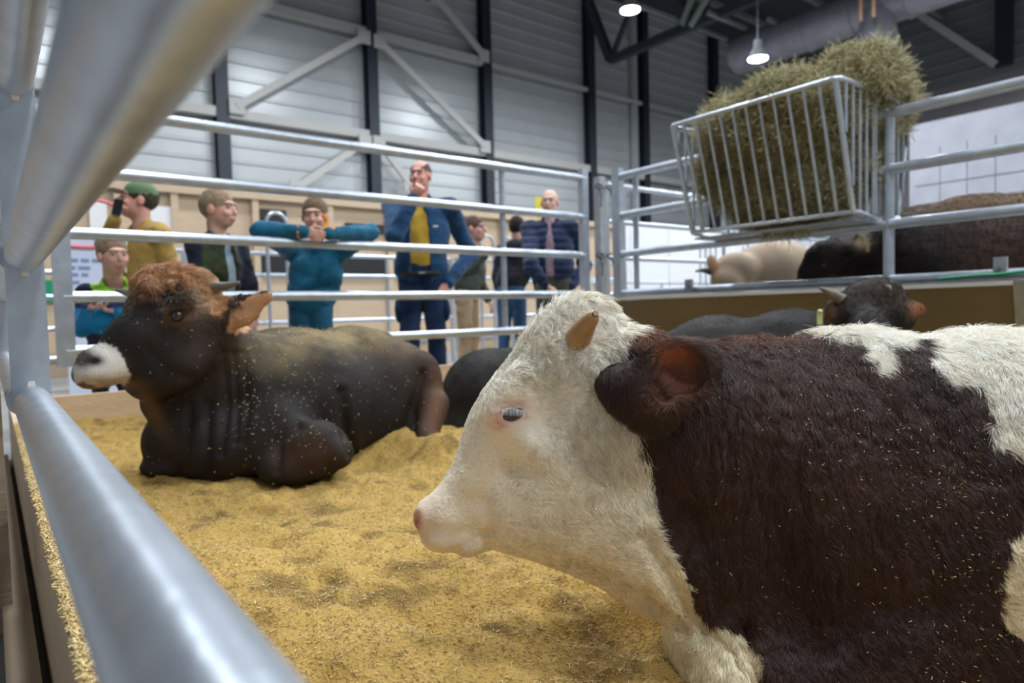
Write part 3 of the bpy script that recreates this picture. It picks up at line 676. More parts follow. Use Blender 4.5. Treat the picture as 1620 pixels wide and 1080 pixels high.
w3 = P+.018*np.stack([vnoise(P, .04, 61), vnoise(P, .04, 62), vnoise(P, .04, 63)], 1); P = P+N*(.0055*(.5-np.abs(vnoise(w3, .019, 64, 2))*1.6)*pl)[:, None]
P[:, 2] = np.maximum(P[:, 2], .02); N = orient(P, Q)[1]
WHITE = np.array([.90, .83, .70]); CREAM = np.array([.82, .68, .47]); BROWN = np.array([.050, .024, .018]); RUST = np.array([.22, .075, .025])
POLY_B = [(985, 528), (1130, 470), (1267, 470), (1267, 513), (1311, 538), (1355, 536), (1378, 586), (1405, 578), (1389, 530), (1455, 538), (1472, 588), (1533, 592), (1561, 624), (1567, 691), (1622, 726), (1622, 800),
          (1594, 858), (1583, 963), (1622, 1010), (1622, 1300), (1211, 1300), (1211, 1080), (1196, 1020), (1180, 1000), (1150, 980), (1111, 974), (1083, 908), (1042, 835), (1022, 758), (1030, 713), (1005, 690), (990, 640), (985, 590)]
def col2(px, P_):
    w_ = np.stack([vnoise(P_, .03, 41, 3), vnoise(P_, .03, 43, 3)], 1)*16; q = px+w_; q[:, 1] -= 6
    br = inpoly(q, POLY_B)
    C_ = np.where(br[:, None], BROWN, WHITE)
    fade = np.clip((px[:, 1]-640)/300, 0, 1)*(1-br); C_ = blend(C_, fade*.85, CREAM)  # cream lower down; the lit top of the head is coloured whiter
    C_ = np.where(br[:, None], BROWN*(1+.45*vnoise(P_, .07, 51, 3)[:, None]), C_)
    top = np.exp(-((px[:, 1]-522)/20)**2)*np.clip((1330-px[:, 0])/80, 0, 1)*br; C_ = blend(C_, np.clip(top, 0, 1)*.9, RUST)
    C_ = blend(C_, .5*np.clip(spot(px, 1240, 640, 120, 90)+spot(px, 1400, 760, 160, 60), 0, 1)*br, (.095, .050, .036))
    for (x, y, a, b, r, k, c) in ((808, 656, 30, 17, -15, .85, (.70, .36, .30)), (793, 670, 15, 9, -30, .8, (.66, .32, .27)), (812, 640, 22, 6, 5, .7, (.62, .36, .30)), (668, 835, 30, 42, 0, .42, (.72, .48, .36)), (657, 822, 13, 24, 10, .85, (.66, .36, .30)), (659, 830, 6, 13, 12, .9, (.34, .12, .11)), (735, 872, 30, 12, 0, .35, (.66, .48, .34)), (700, 850, 40, 12, 10, .2, (.6, .4, .3))):
        C_ = blend(C_, k*np.clip(spot(px, x, y, a, b, r), 0, 1)*(~br), c)
    return np.clip(C_, .004, 1)
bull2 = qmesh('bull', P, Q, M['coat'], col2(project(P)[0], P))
tag(bull2, 'bull with a white curly face and dark reddish-brown body lying in front', 'bull')
P2, Q2, N2 = P, Q, N
# the near ear, a thick leaf hollowed towards the lens
ears = [(El(1066, 594, 1.185, 70, 56, .030, -22), .01), (El(1000, 622, 1.19, 46, 38, .032, 10), .035), (El(1035, 650, 1.18, 36, 38, .022, 10), .03), (El(980, 606, 1.235, 36, 28, .05), .03), (El(1112, 570, 1.185, 22, 30, .014, -30), .015)]
Pe, Qe = sculpt(ears+[(El(1080, 586, 1.155, 42, 44, .050, -35), .006, 'cut'), (El(1052, 608, 1.155, 26, 30, .040, -10), .006, 'cut')], .0032); Qe, Ne = orient(Pe, Qe)
def colear(px, P_):
    C_ = np.tile(BROWN*.75, (len(px), 1)); C_ = blend(C_, np.clip(spot(px, 1070, 592, 40, 34, -50)*1.4, 0, 1)*.85, (.20, .075, .04)); C_ = blend(C_, np.clip(spot(px, 1062, 560, 24, 13, 0)*1.6, 0, 1)*.8, (.40, .12, .045))  # orange tints put light shining through the ear into its colour
    return blend(C_, np.clip(spot(px, 1050, 628, 18, 8, -30), 0, 1)*.5, (.25, .10, .05))
ear2 = qmesh('ear', Pe, Qe, M['coat'], colear(project(Pe)[0], Pe), bull2); ear2['label'] = 'large dark brown ear with its inside tinted orange as if backlit'
hb = surf(P2, N2, 914, 537)[0]
horn('horn', hb+FW*.010, PT(938, 501, 1.185*SC), .0230, .0108, M['horn'], bull2, bend=(0, 0, .002), tip=mat('horn_ring', (.22, .14, .08), .5))
horn('horn', PT(920, 540, (d0+.085)*SC), PT(940, 505, (d0+.16)*SC), .0230, .0108, M['horn'], bull2)
ball('eye', PT(812, 655, (d0+.082)*SC), .015, M['wet'], bull2)
# eye under pale lashes
ec = PT(811, 655, (d0-.080)*SC); eye = ball('eye', ec, 1, mat('blue_grey_eye', (.020, .028, .05), .08, spec=.8), bull2, squash=(np.array([.0195, .0115, .014]), np.stack([nrm(RT+.25*UP), nrm(-UP+.25*RT), -FW])))
lash = []; lp = []
for k in range(17):
    t = k/16; a = PT(796+32*t, 647-4*math.sin(PI*t)+3*t, (d0-.112)*SC); b = a+(-UP*(.009+.004*math.sin(PI*t)))+(-FW)*.006+RT*.004*(t-.5); lp.append((a, b))
mb = MB()
for (a, b) in lp: mb.tube([a, (a+b)/2-FW*.002, b], [.00042, .0004, .0002], 5)
o = mb.build('eyelashes', M['white'], bull2)
F2 = flow([(700, 820, -.8, -.3), (740, 750, .5, -.8), (790, 640, .3, -.9), (860, 520, .6, -.7), (920, 480, .8, -.2), (960, 500, .9, .5), (985, 560, .3, .9), (900, 600, .7, .2), (850, 640, .8, .3), (870, 720, .7, .6), (800, 760, .9, -.1), (900, 800, .8, .5), (980, 760, .4, .9), (1000, 640, .2, 1),
           (900, 900, .95, .25), (1000, 930, .8, .6), (1060, 980, .6, .8), (1100, 700, -.1, 1), (1200, 560, -.1, 1), (1200, 800, -.15, 1), (1320, 700, .15, 1), (1300, 900, .5, .8), (1450, 560, .2, 1), (1450, 800, .5, .8), (1600, 600, .2, 1), (1550, 950, .6, .7), (1150, 1020, .1, 1)])
L2 = flow([(680, 830, .003, 0), (740, 760, .006, 0), (780, 640, .010, 0), (830, 560, .020, 0), (900, 500, .019, 0), (960, 500, .022, 0), (985, 570, .030, 0), (1000, 650, .040, 0), (900, 640, .014, 0), (850, 760, .008, 0), (920, 850, .010, 0), (1000, 800, .018, 0), (1020, 740, .032, 0), (1000, 950, .010, 0), (1150, 540, .028, 0), (1100, 700, .022, 0), (1200, 800, .020, 0), (1350, 520, .034, 0), (1350, 750, .017, 0), (1500, 560, .034, 0), (1600, 650, .030, 0), (1550, 850, .016, 0), (1150, 1020, .02, 0), (808, 655, .001, 0)], 4)
def curl2(px): return np.clip(spot(px, 900, 510, 75, 60)*.55+spot(px, 830, 580, 60, 60)*.25+.10, 0, .6)
hair('coat_hair', P2, Q2, 460000, lambda px, r: F2(px), lambda px, r: L2(px)[:, 0]*(1-.9*np.clip(spot(px, 810, 656, 26, 15), 0, 1)), lambda px, r: col2(px, r)*np.where(px[:, :1] > 1035, 1.2, 1.08), bull2, radius=.00045, npt=6, lift=.45, curl=curl2, clump=.009, seed=5)
hair('ear_hair', Pe, Qe, 26000, flow([(980, 600, -.2, 1), (1040, 540, .6, -.5), (1110, 560, .8, .2), (1080, 630, .2, .9), (1010, 660, -.3, 1), (1060, 590, -.5, .6)]) if False else (lambda px, r: flow([(980, 600, -.3, .9), (1040, 535, .7, -.4), (1115, 560, .7, .4), (1080, 640, .1, 1), (1010, 660, -.3, 1), (1060, 590, -.6, .5)])(px)), lambda px, r: .016+.016*spot(px, 1005, 640, 40, 30), lambda px, r: colear(px, r)*1.2, bull2, radius=.0004, npt=5, lift=.3, curl=.1, clump=.006, seed=8)
specks('bedding_flecks', P2, N2, 520, bull2, lambda px: (px[:, 0] > 1120)*1.*(inpoly(px, POLY_B))*(.15+spot(px, 1500, 720, 160, 120)+spot(px, 1560, 950, 130, 130)+.5*spot(px, 1400, 660, 150, 90)), ln=.0042, rad=.00045, off=.009)

El = _El
# ---- dark brown bull lying on the left
G = [(El(470, 640, 2.78, 128, 118, .26), .06), (El(560, 632, 3.02, 118, 118, .27), .08), (El(622, 636, 3.2, 76, 100, .24), .06), (El(410, 640, 2.64, 95, 112, .20), .06), (El(455, 562, 2.85, 100, 44, .16), .05),
     (El(345, 600, 2.55, 80, 100, .15), .06), (El(300, 655, 2.5, 58, 90, .11), .05), (El(350, 700, 2.5, 95, 66, .14), .05), (El(262, 705, 2.5, 34, 44, .09), .05), (El(262, 738, 2.46, 40, 18, .07), .02),
     (El(495, 712, 2.44, 58, 48, .085, -15), .03), (El(452, 738, 2.42, 45, 30, .07), .03), (El(535, 716, 2.42, 24, 24, .05), .02), (El(430, 690, 2.5, 70, 60, .10), .05),
     (El(655, 625, 2.98, 46, 74, .10, 8), .04), (Cpx((682, 640, 2.95), (668, 690, 2.85), 29, 25), .02), (Cpx((668, 692, 2.85), (688, 724, 2.78), 25, 20), .02)]
Hd = [(El(165, 578, 2.24, 42, 30, .068, 15), .03), (El(150, 590, 2.21, 34, 27, .06), .02), (El(215, 540, 2.30, 58, 46, .082, -38), .03), (El(262, 500, 2.36, 62, 62, .105), .03), (El(272, 452, 2.40, 62, 30, .085), .03),
      (El(262, 570, 2.34, 62, 55, .085), .04), (El(232, 598, 2.36, 45, 34, .06, 35), .03), (El(318, 520, 2.42, 55, 70, .10), .05), (El(278, 482, 2.27, 24, 10, .02, -20), .02), (El(248, 632, 2.42, 26, 34, .04), .03),
      (El(352, 490, 2.40, 26, 19, .03, -20), .02), (El(380, 492, 2.40, 36, 26, .020, -24), .015), (El(408, 477, 2.40, 26, 14, .012, -28), .01)]
P, Q = sculpt(G+Hd+[(El(281, 500, 2.245, 13, 9, .018, -5), .015, 'cut'), (El(152, 572, 2.15, 15, 9, .02, -8), .012, 'cut'), (El(388, 490, 2.368, 30, 16, .018, -26), .01, 'cut')], .0085)
Q, N = orient(P, Q)
for (ln_, w_, a_) in (([(372, 560), (376, 640), (372, 700)], 6, .012), ([(386, 560), (392, 640), (384, 700)], 6, .010), ([(355, 560), (360, 640), (350, 720)], 7, .012), ([(540, 620), (548, 680), (556, 720)], 8, .02), ([(438, 745), (440, 700), (470, 672)], 8, .015),
                      ([(330, 640), (326, 700), (330, 750)], 8, .014), ([(130, 603), (170, 606), (204, 602)], 4, .008), ([(668, 590), (652, 650), (650, 710)], 7, .02), ([(300, 640), (296, 700), (292, 740)], 7, .012), ([(236, 555), (262, 590), (300, 600)], 12, .010)):
    P = groove(P, N, ln_, w_, a_)
P = groove(P, N, [(262, 502), (276, 490), (292, 492), (298, 504), (282, 512), (264, 508)], 4, -.007)
P = P+N*(.006*vnoise(P, .09, 71, 2))[:, None]
def poll(px): return np.clip(1-((px[:, 0]-275)/80)**2-((px[:, 1]-447)/36)**2, 0, 1)
P = P+N*(poll(project(P)[0])*(.016*np.abs(vnoise(P, .035, 81, 2))+.010))[:, None]
Q, N = orient(P, Q)
DK = np.array([.020, .0175, .017]); BR = np.array([.075, .040, .026]); TAN = np.array([.36, .17, .07]); BLOND = np.array([.46, .31, .17])
def col1(px, P_):
    n_ = vnoise(P_, .10, 91, 3)[:, None]; C_ = DK*(1+.35*n_)
    C_ = blend(C_, .6*np.clip(spot(px, 640, 545, 60, 40)+spot(px, 490, 720, 55, 40)+spot(px, 690, 650, 30, 70)*1.2+.5*spot(px, 330, 540, 60, 60), 0, 1), BR)
    C_ = blend(C_, .8*np.clip(spot(px, 690, 640, 14, 60, 8), 0, 1), (.16, .085, .05))
    dust = np.clip(spot(px, 540, 525, 110, 26, 3)*1.2+spot(px, 440, 560, 60, 30)*.6, 0, 1)*np.clip(.75+.9*vnoise(P_, .05, 95, 3), 0, 1); C_ = blend(C_, dust*.75, (.27, .20, .085))
    q = px+np.stack([vnoise(P_, .03, 97, 2), vnoise(P_, .03, 98, 2)], 1)*7
    C_ = blend(C_, 1.*inpoly(q, [(192, 452), (212, 395), (350, 395), (374, 466), (345, 498), (322, 492), (306, 462), (262, 458), (226, 474), (202, 486)]), TAN)
    C_ = blend(C_, .8*np.clip(spot(px, 325, 455, 30, 40, 30), 0, 1)*(px[:, 1] < 505), BLOND); C_ = blend(C_, .85*np.clip(1.3*spot(px, 222, 474, 44, 18, -10), 0, 1), (.05, .032, .022))
    C_ = blend(C_, .65*np.clip(1.3*spot(px, 282, 500, 24, 16), 0, 1), (.19, .11, .08)); C_ = blend(C_, .8*np.clip(1.3*spot(px, 262, 487, 9, 6, -20), 0, 1), (.36, .24, .18))
    C_ = blend(C_, .95*inpoly(q, [(118, 545), (150, 540), (185, 548), (204, 590), (208, 604), (180, 612), (120, 605), (112, 560)]), (.62, .58, .52))
    C_ = blend(C_, .95*np.clip(1.4*spot(px, 128, 566, 22, 17), 0, 1), (.035, .030, .028)); C_ = blend(C_, np.clip(1.3*spot(px, 150, 570, 14, 8), 0, 1), (.012, .01, .01))
    C_ = blend(C_, .7*np.clip(spot(px, 160, 609, 46, 9), 0, 1), (.30, .17, .07)); C_ = blend(C_, .5*np.clip(spot(px, 240, 650, 14, 40, -30), 0, 1), (.22, .12, .06))
    C_ = blend(C_, .95*inpoly(q, [(358, 525), (360, 494), (392, 470), (440, 455), (430, 482), (404, 512), (380, 530)]), (.50, .27, .14))
    return np.clip(C_, .004, 1)
bull1 = qmesh('bull', P, Q, M['coat'], col1(project(P)[0], P))
tag(bull1, 'dark brown bull with a tan curly poll and pale muzzle lying at the left', 'bull')
P1, Q1, N1 = P, Q, N
a = surf(P1, N1, 334, 456)[0]; horn('horn', a+FW*.01, PT(377, 447, 2.36), .021, .006, M['horn_grey'], bull1, bend=(0, 0, -.004))
a = surf(P1, N1, 205, 462)[0]; horn('horn', a+FW*.02, PT(184, 459, 2.40), .016, .006, M['horn_grey'], bull1)
ball('eye', PT(281, 500, 2.252), .0195, M['wet'], bull1)
F1 = flow([(150, 570, .6, -.4), (230, 520, .6, -.5), (280, 440, .5, .5), (230, 440, -.6, .6), (330, 460, .3, .9), (390, 490, .8, -.2), (300, 600, .5, .8), (350, 650, .1, 1), (450, 560, .3, .9), (500, 650, .5, .8), (600, 560, .5, .8), (660, 620, .1, 1)])
hair('poll_curls', P1, Q1, 34000, lambda px, r: F1(px), lambda px, r: .012+.028*poll(px), lambda px, r: col1(px, r)*1.15, bull1, radius=.0010, npt=6, lift=.6, curl=.6, clump=.022, seed=15, keep=lambda px: (px[:, 1] < 500) & (px[:, 0] < 380) & (px[:, 0] > 180), label='tan curly hair on the poll')
hair('coat_hair', P1, Q1, 60000, lambda px, r: F1(px), lambda px, r: .010+0*px[:, 0]+.02*np.clip(spot(px, 345, 515, 26, 26), 0, 1), lambda px, r: col1(px, r)*.95, bull1, material=HAIRDK, radius=.0007, npt=3, lift=.15, clump=.015, seed=16)
specks('bedding_flecks', P1, N1, 1000, bull1, lambda px: .12+3*spot(px, 540, 525, 110, 26)+1.2*spot(px, 395, 600, 18, 80)+.6*spot(px, 480, 650, 90, 60), ln=.006, rad=.0008, off=.007, seed=6)

# ---- black bull behind, along the trough
G = [(El(775, 645, 3.75, 82, 95, .27), .06), (El(870, 650, 3.7, 120, 112, .29), .08), (El(1000, 640, 3.55, 130, 118, .30), .08), (El(1140, 610, 3.4, 120, 112, .28), .08), (El(1250, 590, 3.25, 105, 102, .24), .06), (El(1330, 560, 3.1, 70, 80, .17), .06),
     (El(735, 700, 3.6, 40, 50, .12), .04), (El(1378, 500, 2.98, 66, 46, .12), .04), (El(1385, 470, 2.97, 45, 32, .09), .03), (El(1375, 560, 2.85, 42, 70, .09), .05), (El(1372, 610, 2.80, 34, 34, .075), .03),
     (El(1320, 492, 2.98, 20, 12, .03, 60), .02), (El(1436, 487, 2.98, 30, 15, .025, 10), .02), (Cpx((1250, 690, 2.95), (1300, 735, 2.8), 34, 24), .04)]
P, Q = sculpt(G, .012); Q, N = orient(P, Q); P = P+N*(.008*vnoise(P, .10, 171, 2)+.004*vnoise(P, .04, 172, 2)*(project(P)[0][:, 0] > 1290))[:, None]
def col3(px, P_):
    C_ = np.array([.022, .020, .019])*(1+.3*vnoise(P_, .1, 191, 3)[:, None]); C_ = blend(C_, .7*np.clip(spot(px, 1385, 460, 60, 30), 0, 1), (.055, .040, .032))
    C_ = blend(C_, .9*np.clip(1.3*spot(px, 1452, 487, 14, 12), 0, 1), (.34, .15, .08)); return blend(C_, .6*np.clip(1.2*spot(px, 1313, 494, 10, 14), 0, 1), (.24, .13, .09))
bull3 = qmesh('bull', P, Q, M['coat'], col3(project(P)[0], P)); tag(bull3, 'black bull with stubby horns lying beside the feed trough, behind the white-faced bull', 'bull')
a = surf(P, N, 1334, 470)[0]; horn('horn', a+FW*.01, PT(1298, 456, 2.96), .026, .007, M['horn_grey'], bull3, bend=(0, 0, .004))
a = surf(P, N, 1402, 456)[0]; horn('horn', a, PT(1414, 450, 2.94), .018, .008, M['horn_grey'], bull3)
c = PT(1297, 495, 2.93); mb = MB(); mb.tube([c, c+UP*.012-FW*.006], .010, 10); mb.bar(c, c-UP*.05, .022, .004, FW); mb.build('ear_tag', mat('pale_yellow_tag', (.55, .62, .25), .5), bull3)
F3 = flow([(750, 600, -.2, 1), (1100, 530, .3, .9), (1380, 470, .2, .8)])
hair('coat_hair', P, Q, 30000, lambda px, r: F3(px), lambda px, r: .014+.01*(px[:, 0] > 1300), lambda px, r: col3(px, r)*.9, bull3, material=HAIRDK, radius=.0011, npt=3, lift=.25, clump=.02, seed=26, keep=lambda px: px[:, 1] < 720)

# ---- the two bulls of the next pen
def legs(xy, z0, r0, r1): return [(Cap((x, y, z0), (x+.01, y, .42), r0, r1), .05) for (x, y) in xy]+[(Cap((x+.01, y, .42), (x, y, .10), r1, r1*.85), .03) for (x, y) in xy]+[(Ell((x, y, .05), (r1*1.2, r1*1.3, .055)), .02) for (x, y) in xy]
G = [(El(1560, 410, 4.45, 150, 104, .30), .08), (El(1700, 405, 4.35, 160, 110, .31), .08), (El(1850, 410, 4.3, 140, 110, .30), .08), (El(1455, 410, 4.6, 85, 84, .24), .08), (El(1385, 415, 4.75, 62, 46, .15), .06),
     (El(1318, 412, 4.85, 46, 34, .13), .05), (El(1290, 432, 4.9, 28, 28, .09), .04), (El(1285, 452, 4.9, 24, 22, .08), .03), (El(1362, 384, 4.72, 16, 10, .03, 60), .02)]
b5 = PT(1560, 410, 4.5); b6 = PT(1850, 410, 4.3); G += legs([(b5[0]-.12, b5[1]+.15), (b5[0]+.16, b5[1]+.10), (b6[0]-.12, b6[1]), (b6[0]+.16, b6[1]-.05)], .9, .12, .055)
P, Q = sculpt(G, .014); Q, N = orient(P, Q); P = P+N*(.012*vnoise(P, .10, 271, 3))[:, None]
def col5(px, P_):
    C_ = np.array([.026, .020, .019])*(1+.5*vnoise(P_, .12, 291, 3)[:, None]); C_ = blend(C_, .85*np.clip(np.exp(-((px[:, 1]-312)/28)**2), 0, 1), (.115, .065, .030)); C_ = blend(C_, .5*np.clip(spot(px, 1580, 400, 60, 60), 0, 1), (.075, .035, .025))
    return blend(C_, .9*np.clip(1.2*spot(px, 1366, 384, 14, 12), 0, 1), (.42, .32, .18))
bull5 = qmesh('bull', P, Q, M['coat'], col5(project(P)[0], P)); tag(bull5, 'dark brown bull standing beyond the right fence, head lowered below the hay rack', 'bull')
c = surf(P, N, 1372, 391)[0]-FW*.01; mb = MB(); mb.bar(c+UP*.03, c-UP*.03, .05, .006, FW); mb.build('ear_tag', mat('faded_tag', (.62, .55, .30), .5), bull5)
ball('eye', surf(P, N, 1300, 418)[0], .02, M['wet'], bull5)
hair('coat_hair', P, Q, 16000, lambda px, r: np.tile([.2, .9], (len(px), 1)), lambda px, r: .022+0*px[:, 0], lambda px, r: col5(px, r)*.95, bull5, material=HAIRDK, radius=.0018, npt=3, lift=.3, clump=.03, seed=36, keep=lambda px: px[:, 1] < 460)
G = [(El(1222, 418, 5.75, 66, 36, .17, -6), .06), (El(1165, 425, 5.65, 36, 26, .12), .05), (El(1150, 448, 5.6, 26, 26, .10), .04), (El(1300, 440, 6.1, 90, 50, .26), .08), (El(1400, 452, 6.4, 110, 62, .28), .08), (El(1128, 420, 5.6, 9, 19, .03, -15), .02)]
b4 = PT(1320, 440, 6.2); b5 = PT(1430, 440, 6.5); G += legs([(b4[0], b4[1]+.1), (b4[0]+.2, b4[1]), (b5[0], b5[1]+.1), (b5[0]+.25, b5[1])], .72, .12, .05)
P, Q = sculpt(G, .016); Q, N = orient(P, Q)
def col4(px, P_):
    C_ = np.array([.40, .31, .225])*(1+.12*vnoise(P_, .12, 391, 3)[:, None]); return blend(C_, .8*np.clip(1.3*spot(px, 1130, 424, 9, 18), 0, 1), (.50, .26, .14))
bull4 = qmesh('bull', P, Q, M['coat'], col4(project(P)[0], P)); tag(bull4, 'fawn bull with a dark-tipped horn, its head beneath the hay rack in the next pen', 'bull')
a = surf(P, N, 1124, 430)[0]; horn('horn', a+FW*.04, PT(1101, 429, 5.5), .028, .008, mat('dark_horn', (.05, .045, .04), .4), bull4, bend=(0, 0, .01))

# ================================================================== THE PEOPLE
SKIN = np.array([.62, .36, .27])
def mixc(P_, base, amt=.08, sc=.08, seed=4): return np.clip(np.array(base)*(1+amt*vnoise(P_, sc, seed, 2)[:, None]), .003, 1)
M['cloth'] = mat('woven_cloth', (.2, .2, .3), .85, bump=.25, bscale=120, spec=.2, attr='col', sheen=.15)
M['skin'] = mat('skin', (.6, .38, .3), .5, spec=.4, attr='col')
M['eyewhite'] = mat('eye_white', (.36, .30, .28), .5); M['iris'] = mat('dark_iris', (.03, .025, .02), .2)
def person(label, foot_px, Y, top_py, a_body, a_head, tilt=0, child=False, arms=None, outfit=None, hairc=(.12, .08, .05), hair_kind='short', head_px=None, lean=0, wide=1., skin=None, hscale=1.):
    """arms: {'L'|'R': (elbow (px,py,Y), wrist (px,py,Y), finger direction (right, up, out), curl)}; R is the person's right"""
    skin = SKIN if skin is None else np.array(skin)
    base = at_y(foot_px, 600, Y); base[2] = 0; zt = at_y(head_px or foot_px, top_py, Y)[2]
    s = zt/1.80; hs = (1.10 if child else 1.08)*hscale
    cdir = nrm([-FW[0], -FW[1], 0]); rdir = nrm([RT[0], RT[1], 0])
    def frame(a, t=0):
        a = math.radians(a); f = nrm(cdir*math.cos(a)+rdir*math.sin(a)); x = np.cross(f, (0, 0, 1)); z = np.array([0, 0, 1.]); t = math.radians(t)
        return np.stack([x, f*math.cos(t)+z*math.sin(t), z*math.cos(t)-f*math.sin(t)])      # rows: person's right, forward, up
    B = frame(a_body); Hh = frame(a_head, tilt)
    W = lambda v: base+(np.array(v, float)*s)@B
    head = at_y(head_px or foot_px, top_py, Y); head = head-np.array([0, 0, .118*hs+.0])
    H = lambda v: head+(np.array(v, float)*hs)@Hh
    w = wide; nb = head+np.array([0, 0, -.20*hs])-B[1]*.02
    sh = {'R': W((.185*w, -.01, 0)), 'L': W((-.185*w, -.01, 0))}
    for k in sh: sh[k] = sh[k]-base; sh[k][2] = 0; sh[k] = nb+sh[k]+np.array([0, 0, -.035*s])
    chest = nb+np.array([0, 0, -.20*s]); waist = W((0, 0, 1.08)); hip = W((0, -.01, .92)); 
    A = {}
    for k, sg in (('R', 1), ('L', -1)):
        if arms and k in arms: e_, w_ = arms[k][:2]; A[k] = (at_y(*e_), at_y(*w_))
        else: A[k] = (sh[k]+B[0]*sg*.06*s-B[1]*.03+np.array([0, 0, -.29*s]), sh[k]+B[0]*sg*.05*s+B[1]*.08*s+np.array([0, 0, -.53*s]))
    # ---- body: one surface, head to toe
    E_ = lambda c, r: Ell(H(c), np.array(r)*hs, Hh)
    G = [(Ell(chest, (.15*s*w, .095*s*w, .19*s), B), .0), (Ell((waist+hip)/2, (.135*s*w, .09*s*w, .18*s), B), .05), (Cap(chest, nb, .07*s, .05*s), .04), (Cap(nb-np.array([0, 0, .02]), H((0, -.03, -.08)), .056*hs, .052*hs), .02)]
    for k, sg in (('R', 1), ('L', -1)):
        e_, w_ = A[k]; G += [(Cap(sh[k], e_, .045*s, .036*s), .03), (Cap(e_, w_, .036*s, .024*s), .015)]
        kn = W((sg*.10, .02, .50)); an = W((sg*.11, -.02, .08)); G += [(Cap(W((sg*.09, 0, .90)), kn, .078*s, .052*s), .03), (Cap(kn, an, .052*s, .035*s), .02), (Cap(W((sg*.11, -.03, .045)), W((sg*.12, .14, .03)), .032*s, .026*s), .02)]
        # hand: palm, four fingers of different lengths, thumb from the side of the palm
        hd = arms[k][2] if arms and k in arms and len(arms[k]) > 2 else (0, -1, 0); cu = arms[k][3] if arms and k in arms and len(arms[k]) > 3 else .5
        if arms and k in arms: f = nrm(np.array(RT)*hd[0]+np.array(UP)*hd[1]-FW*hd[2])
        else: f = nrm(w_-e_)
        pn = nrm(np.cross(f, B[0]*sg)) if abs(f@B[0]) < .9 else nrm(np.cross(f, (0, 0, 1))); sd = nrm(np.cross(pn, f)); hz = s*(1.06 if child else 1)
        palm = w_+f*.045*hz; G.append((Ell(palm, (.040*hz, .048*hz, .016*hz), np.stack([sd, f, pn])), .012))
        for q, (off, ln) in enumerate(((-.030, .060), (-.010, .072), (.010, .076), (.030, .068))):
            p0 = palm+sd*off*hz+f*.036*hz; p1 = p0+(f*math.cos(cu*.6)-pn*math.sin(cu*.6))*ln*.5*hz; p2 = p1+(f*math.cos(cu*1.7)-pn*math.sin(cu*1.7))*ln*.5*hz
            G += [(Cap(p0, p1, .0095*hz, .0085*hz), .003), (Cap(p1, p2, .0085*hz, .007*hz), .003)]
        th0 = palm+sd*.034*hz-f*.018*hz; th1 = th0+nrm(sd*.7+f*.8-pn*.4)*.034*hz; G += [(Cap(th0, th1, .012*hz, .010*hz), .006), (Cap(th1, th1+nrm(f-pn*.4)*.028*hz, .010*hz, .008*hz), .003)]
    cz, nn_ = (.012, .8) if child else (0, 1)
    G += [(E_((0, -.020, .028), (.076, .096, .090)), .03), (E_((0, .022, -.045+cz), (.062 if child else .060, .072, .078)), .03), (E_((0, .055-cz*.5, -.092+cz), (.028, .028, .022)), .02), (Cap(H((0, .092, .006)), H((0, .116-.010*(child), -.028)), .009*hs*nn_, .014*hs*nn_), .012),
          (E_((0, .078, .030), (.052, .020, .012)), .015), (E_((.034, .070, -.030), (.022, .018, .018)), .015), (E_((-.034, .070, -.030), (.022, .018, .018)), .015),
          (E_((.031, .102, .008), (.016, .012, .009)), .010, 'cut'), (E_((-.031, .102, .008), (.016, .012, .009)), .010, 'cut'), (E_((0, .090, -.058), (.024, .011, .006)), .004), (E_((0, .088, -.069), (.020, .011, .006)), .004),
          (E_((.078, -.008, -.008), (.010, .022, .032)), .006), (E_((-.078, -.008, -.008), (.010, .022, .032)), .006)]
    P, Q = sculpt(G, .0055); Q, N = orient(P, Q)
    hl = (P-head)@Hh.T/hs; C_ = np.tile(skin, (len(P), 1)); hp_ = np.abs(hl[:, 2]) < .16
    g = lambda c, r: np.exp(-(((hl-np.array(c))/np.array(r))**2).sum(1))
    C_ = blend(C_, .5*np.clip(g((.045, .06, -.03), (.025, .04, .025))+g((-.045, .06, -.03), (.025, .04, .025))+g((0, .12, -.03), (.015, .03, .015))+g((.08, 0, 0), (.02, .04, .04))+g((-.08, 0, 0), (.02, .04, .04)), 0, 1), (.66, .27, .21))
    C_ = blend(C_, .7*np.clip(1.3*g((0, .10, -.063), (.024, .03, .009)), 0, 1), (.48, .17, .15))
    C_ = blend(C_, (.35 if child else .6)*np.clip(1.4*g((.032, .095, .030), (.020, .04, .006))+1.4*g((-.032, .095, .030), (.020, .04, .006)), 0, 1), np.array(hairc)*.9)
    C_ = blend(C_, .12*np.clip(g((.031, .095, .008), (.02, .03, .012))+g((-.031, .095, .008), (.02, .03, .012)), 0, 1), (.30, .16, .12))  # socket shade painted faintly into the skin around the eyes
    if outfit.get('beard'): C_ = blend(C_, outfit['beard']*np.clip(1.4*g((0, .05, -.09), (.065, .08, .035)), 0, 1)*(1-np.clip(2*g((0, .10, -.063), (.024, .03, .009)), 0, 1)), (.20, .13, .10))
    root = empty('person', base, label, 'person', None)
    body = qmesh('body', P, Q, M['skin'], np.clip(C_, .01, 1), root)
    for sg in (-1, 1):
        ball('eye', H((sg*.031, .0815, .007)), .0098*hs, M['eyewhite'], root, 10); ball('iris', H((sg*.031, .0880, .0065)), .0052*hs, M['iris'], root, 8)
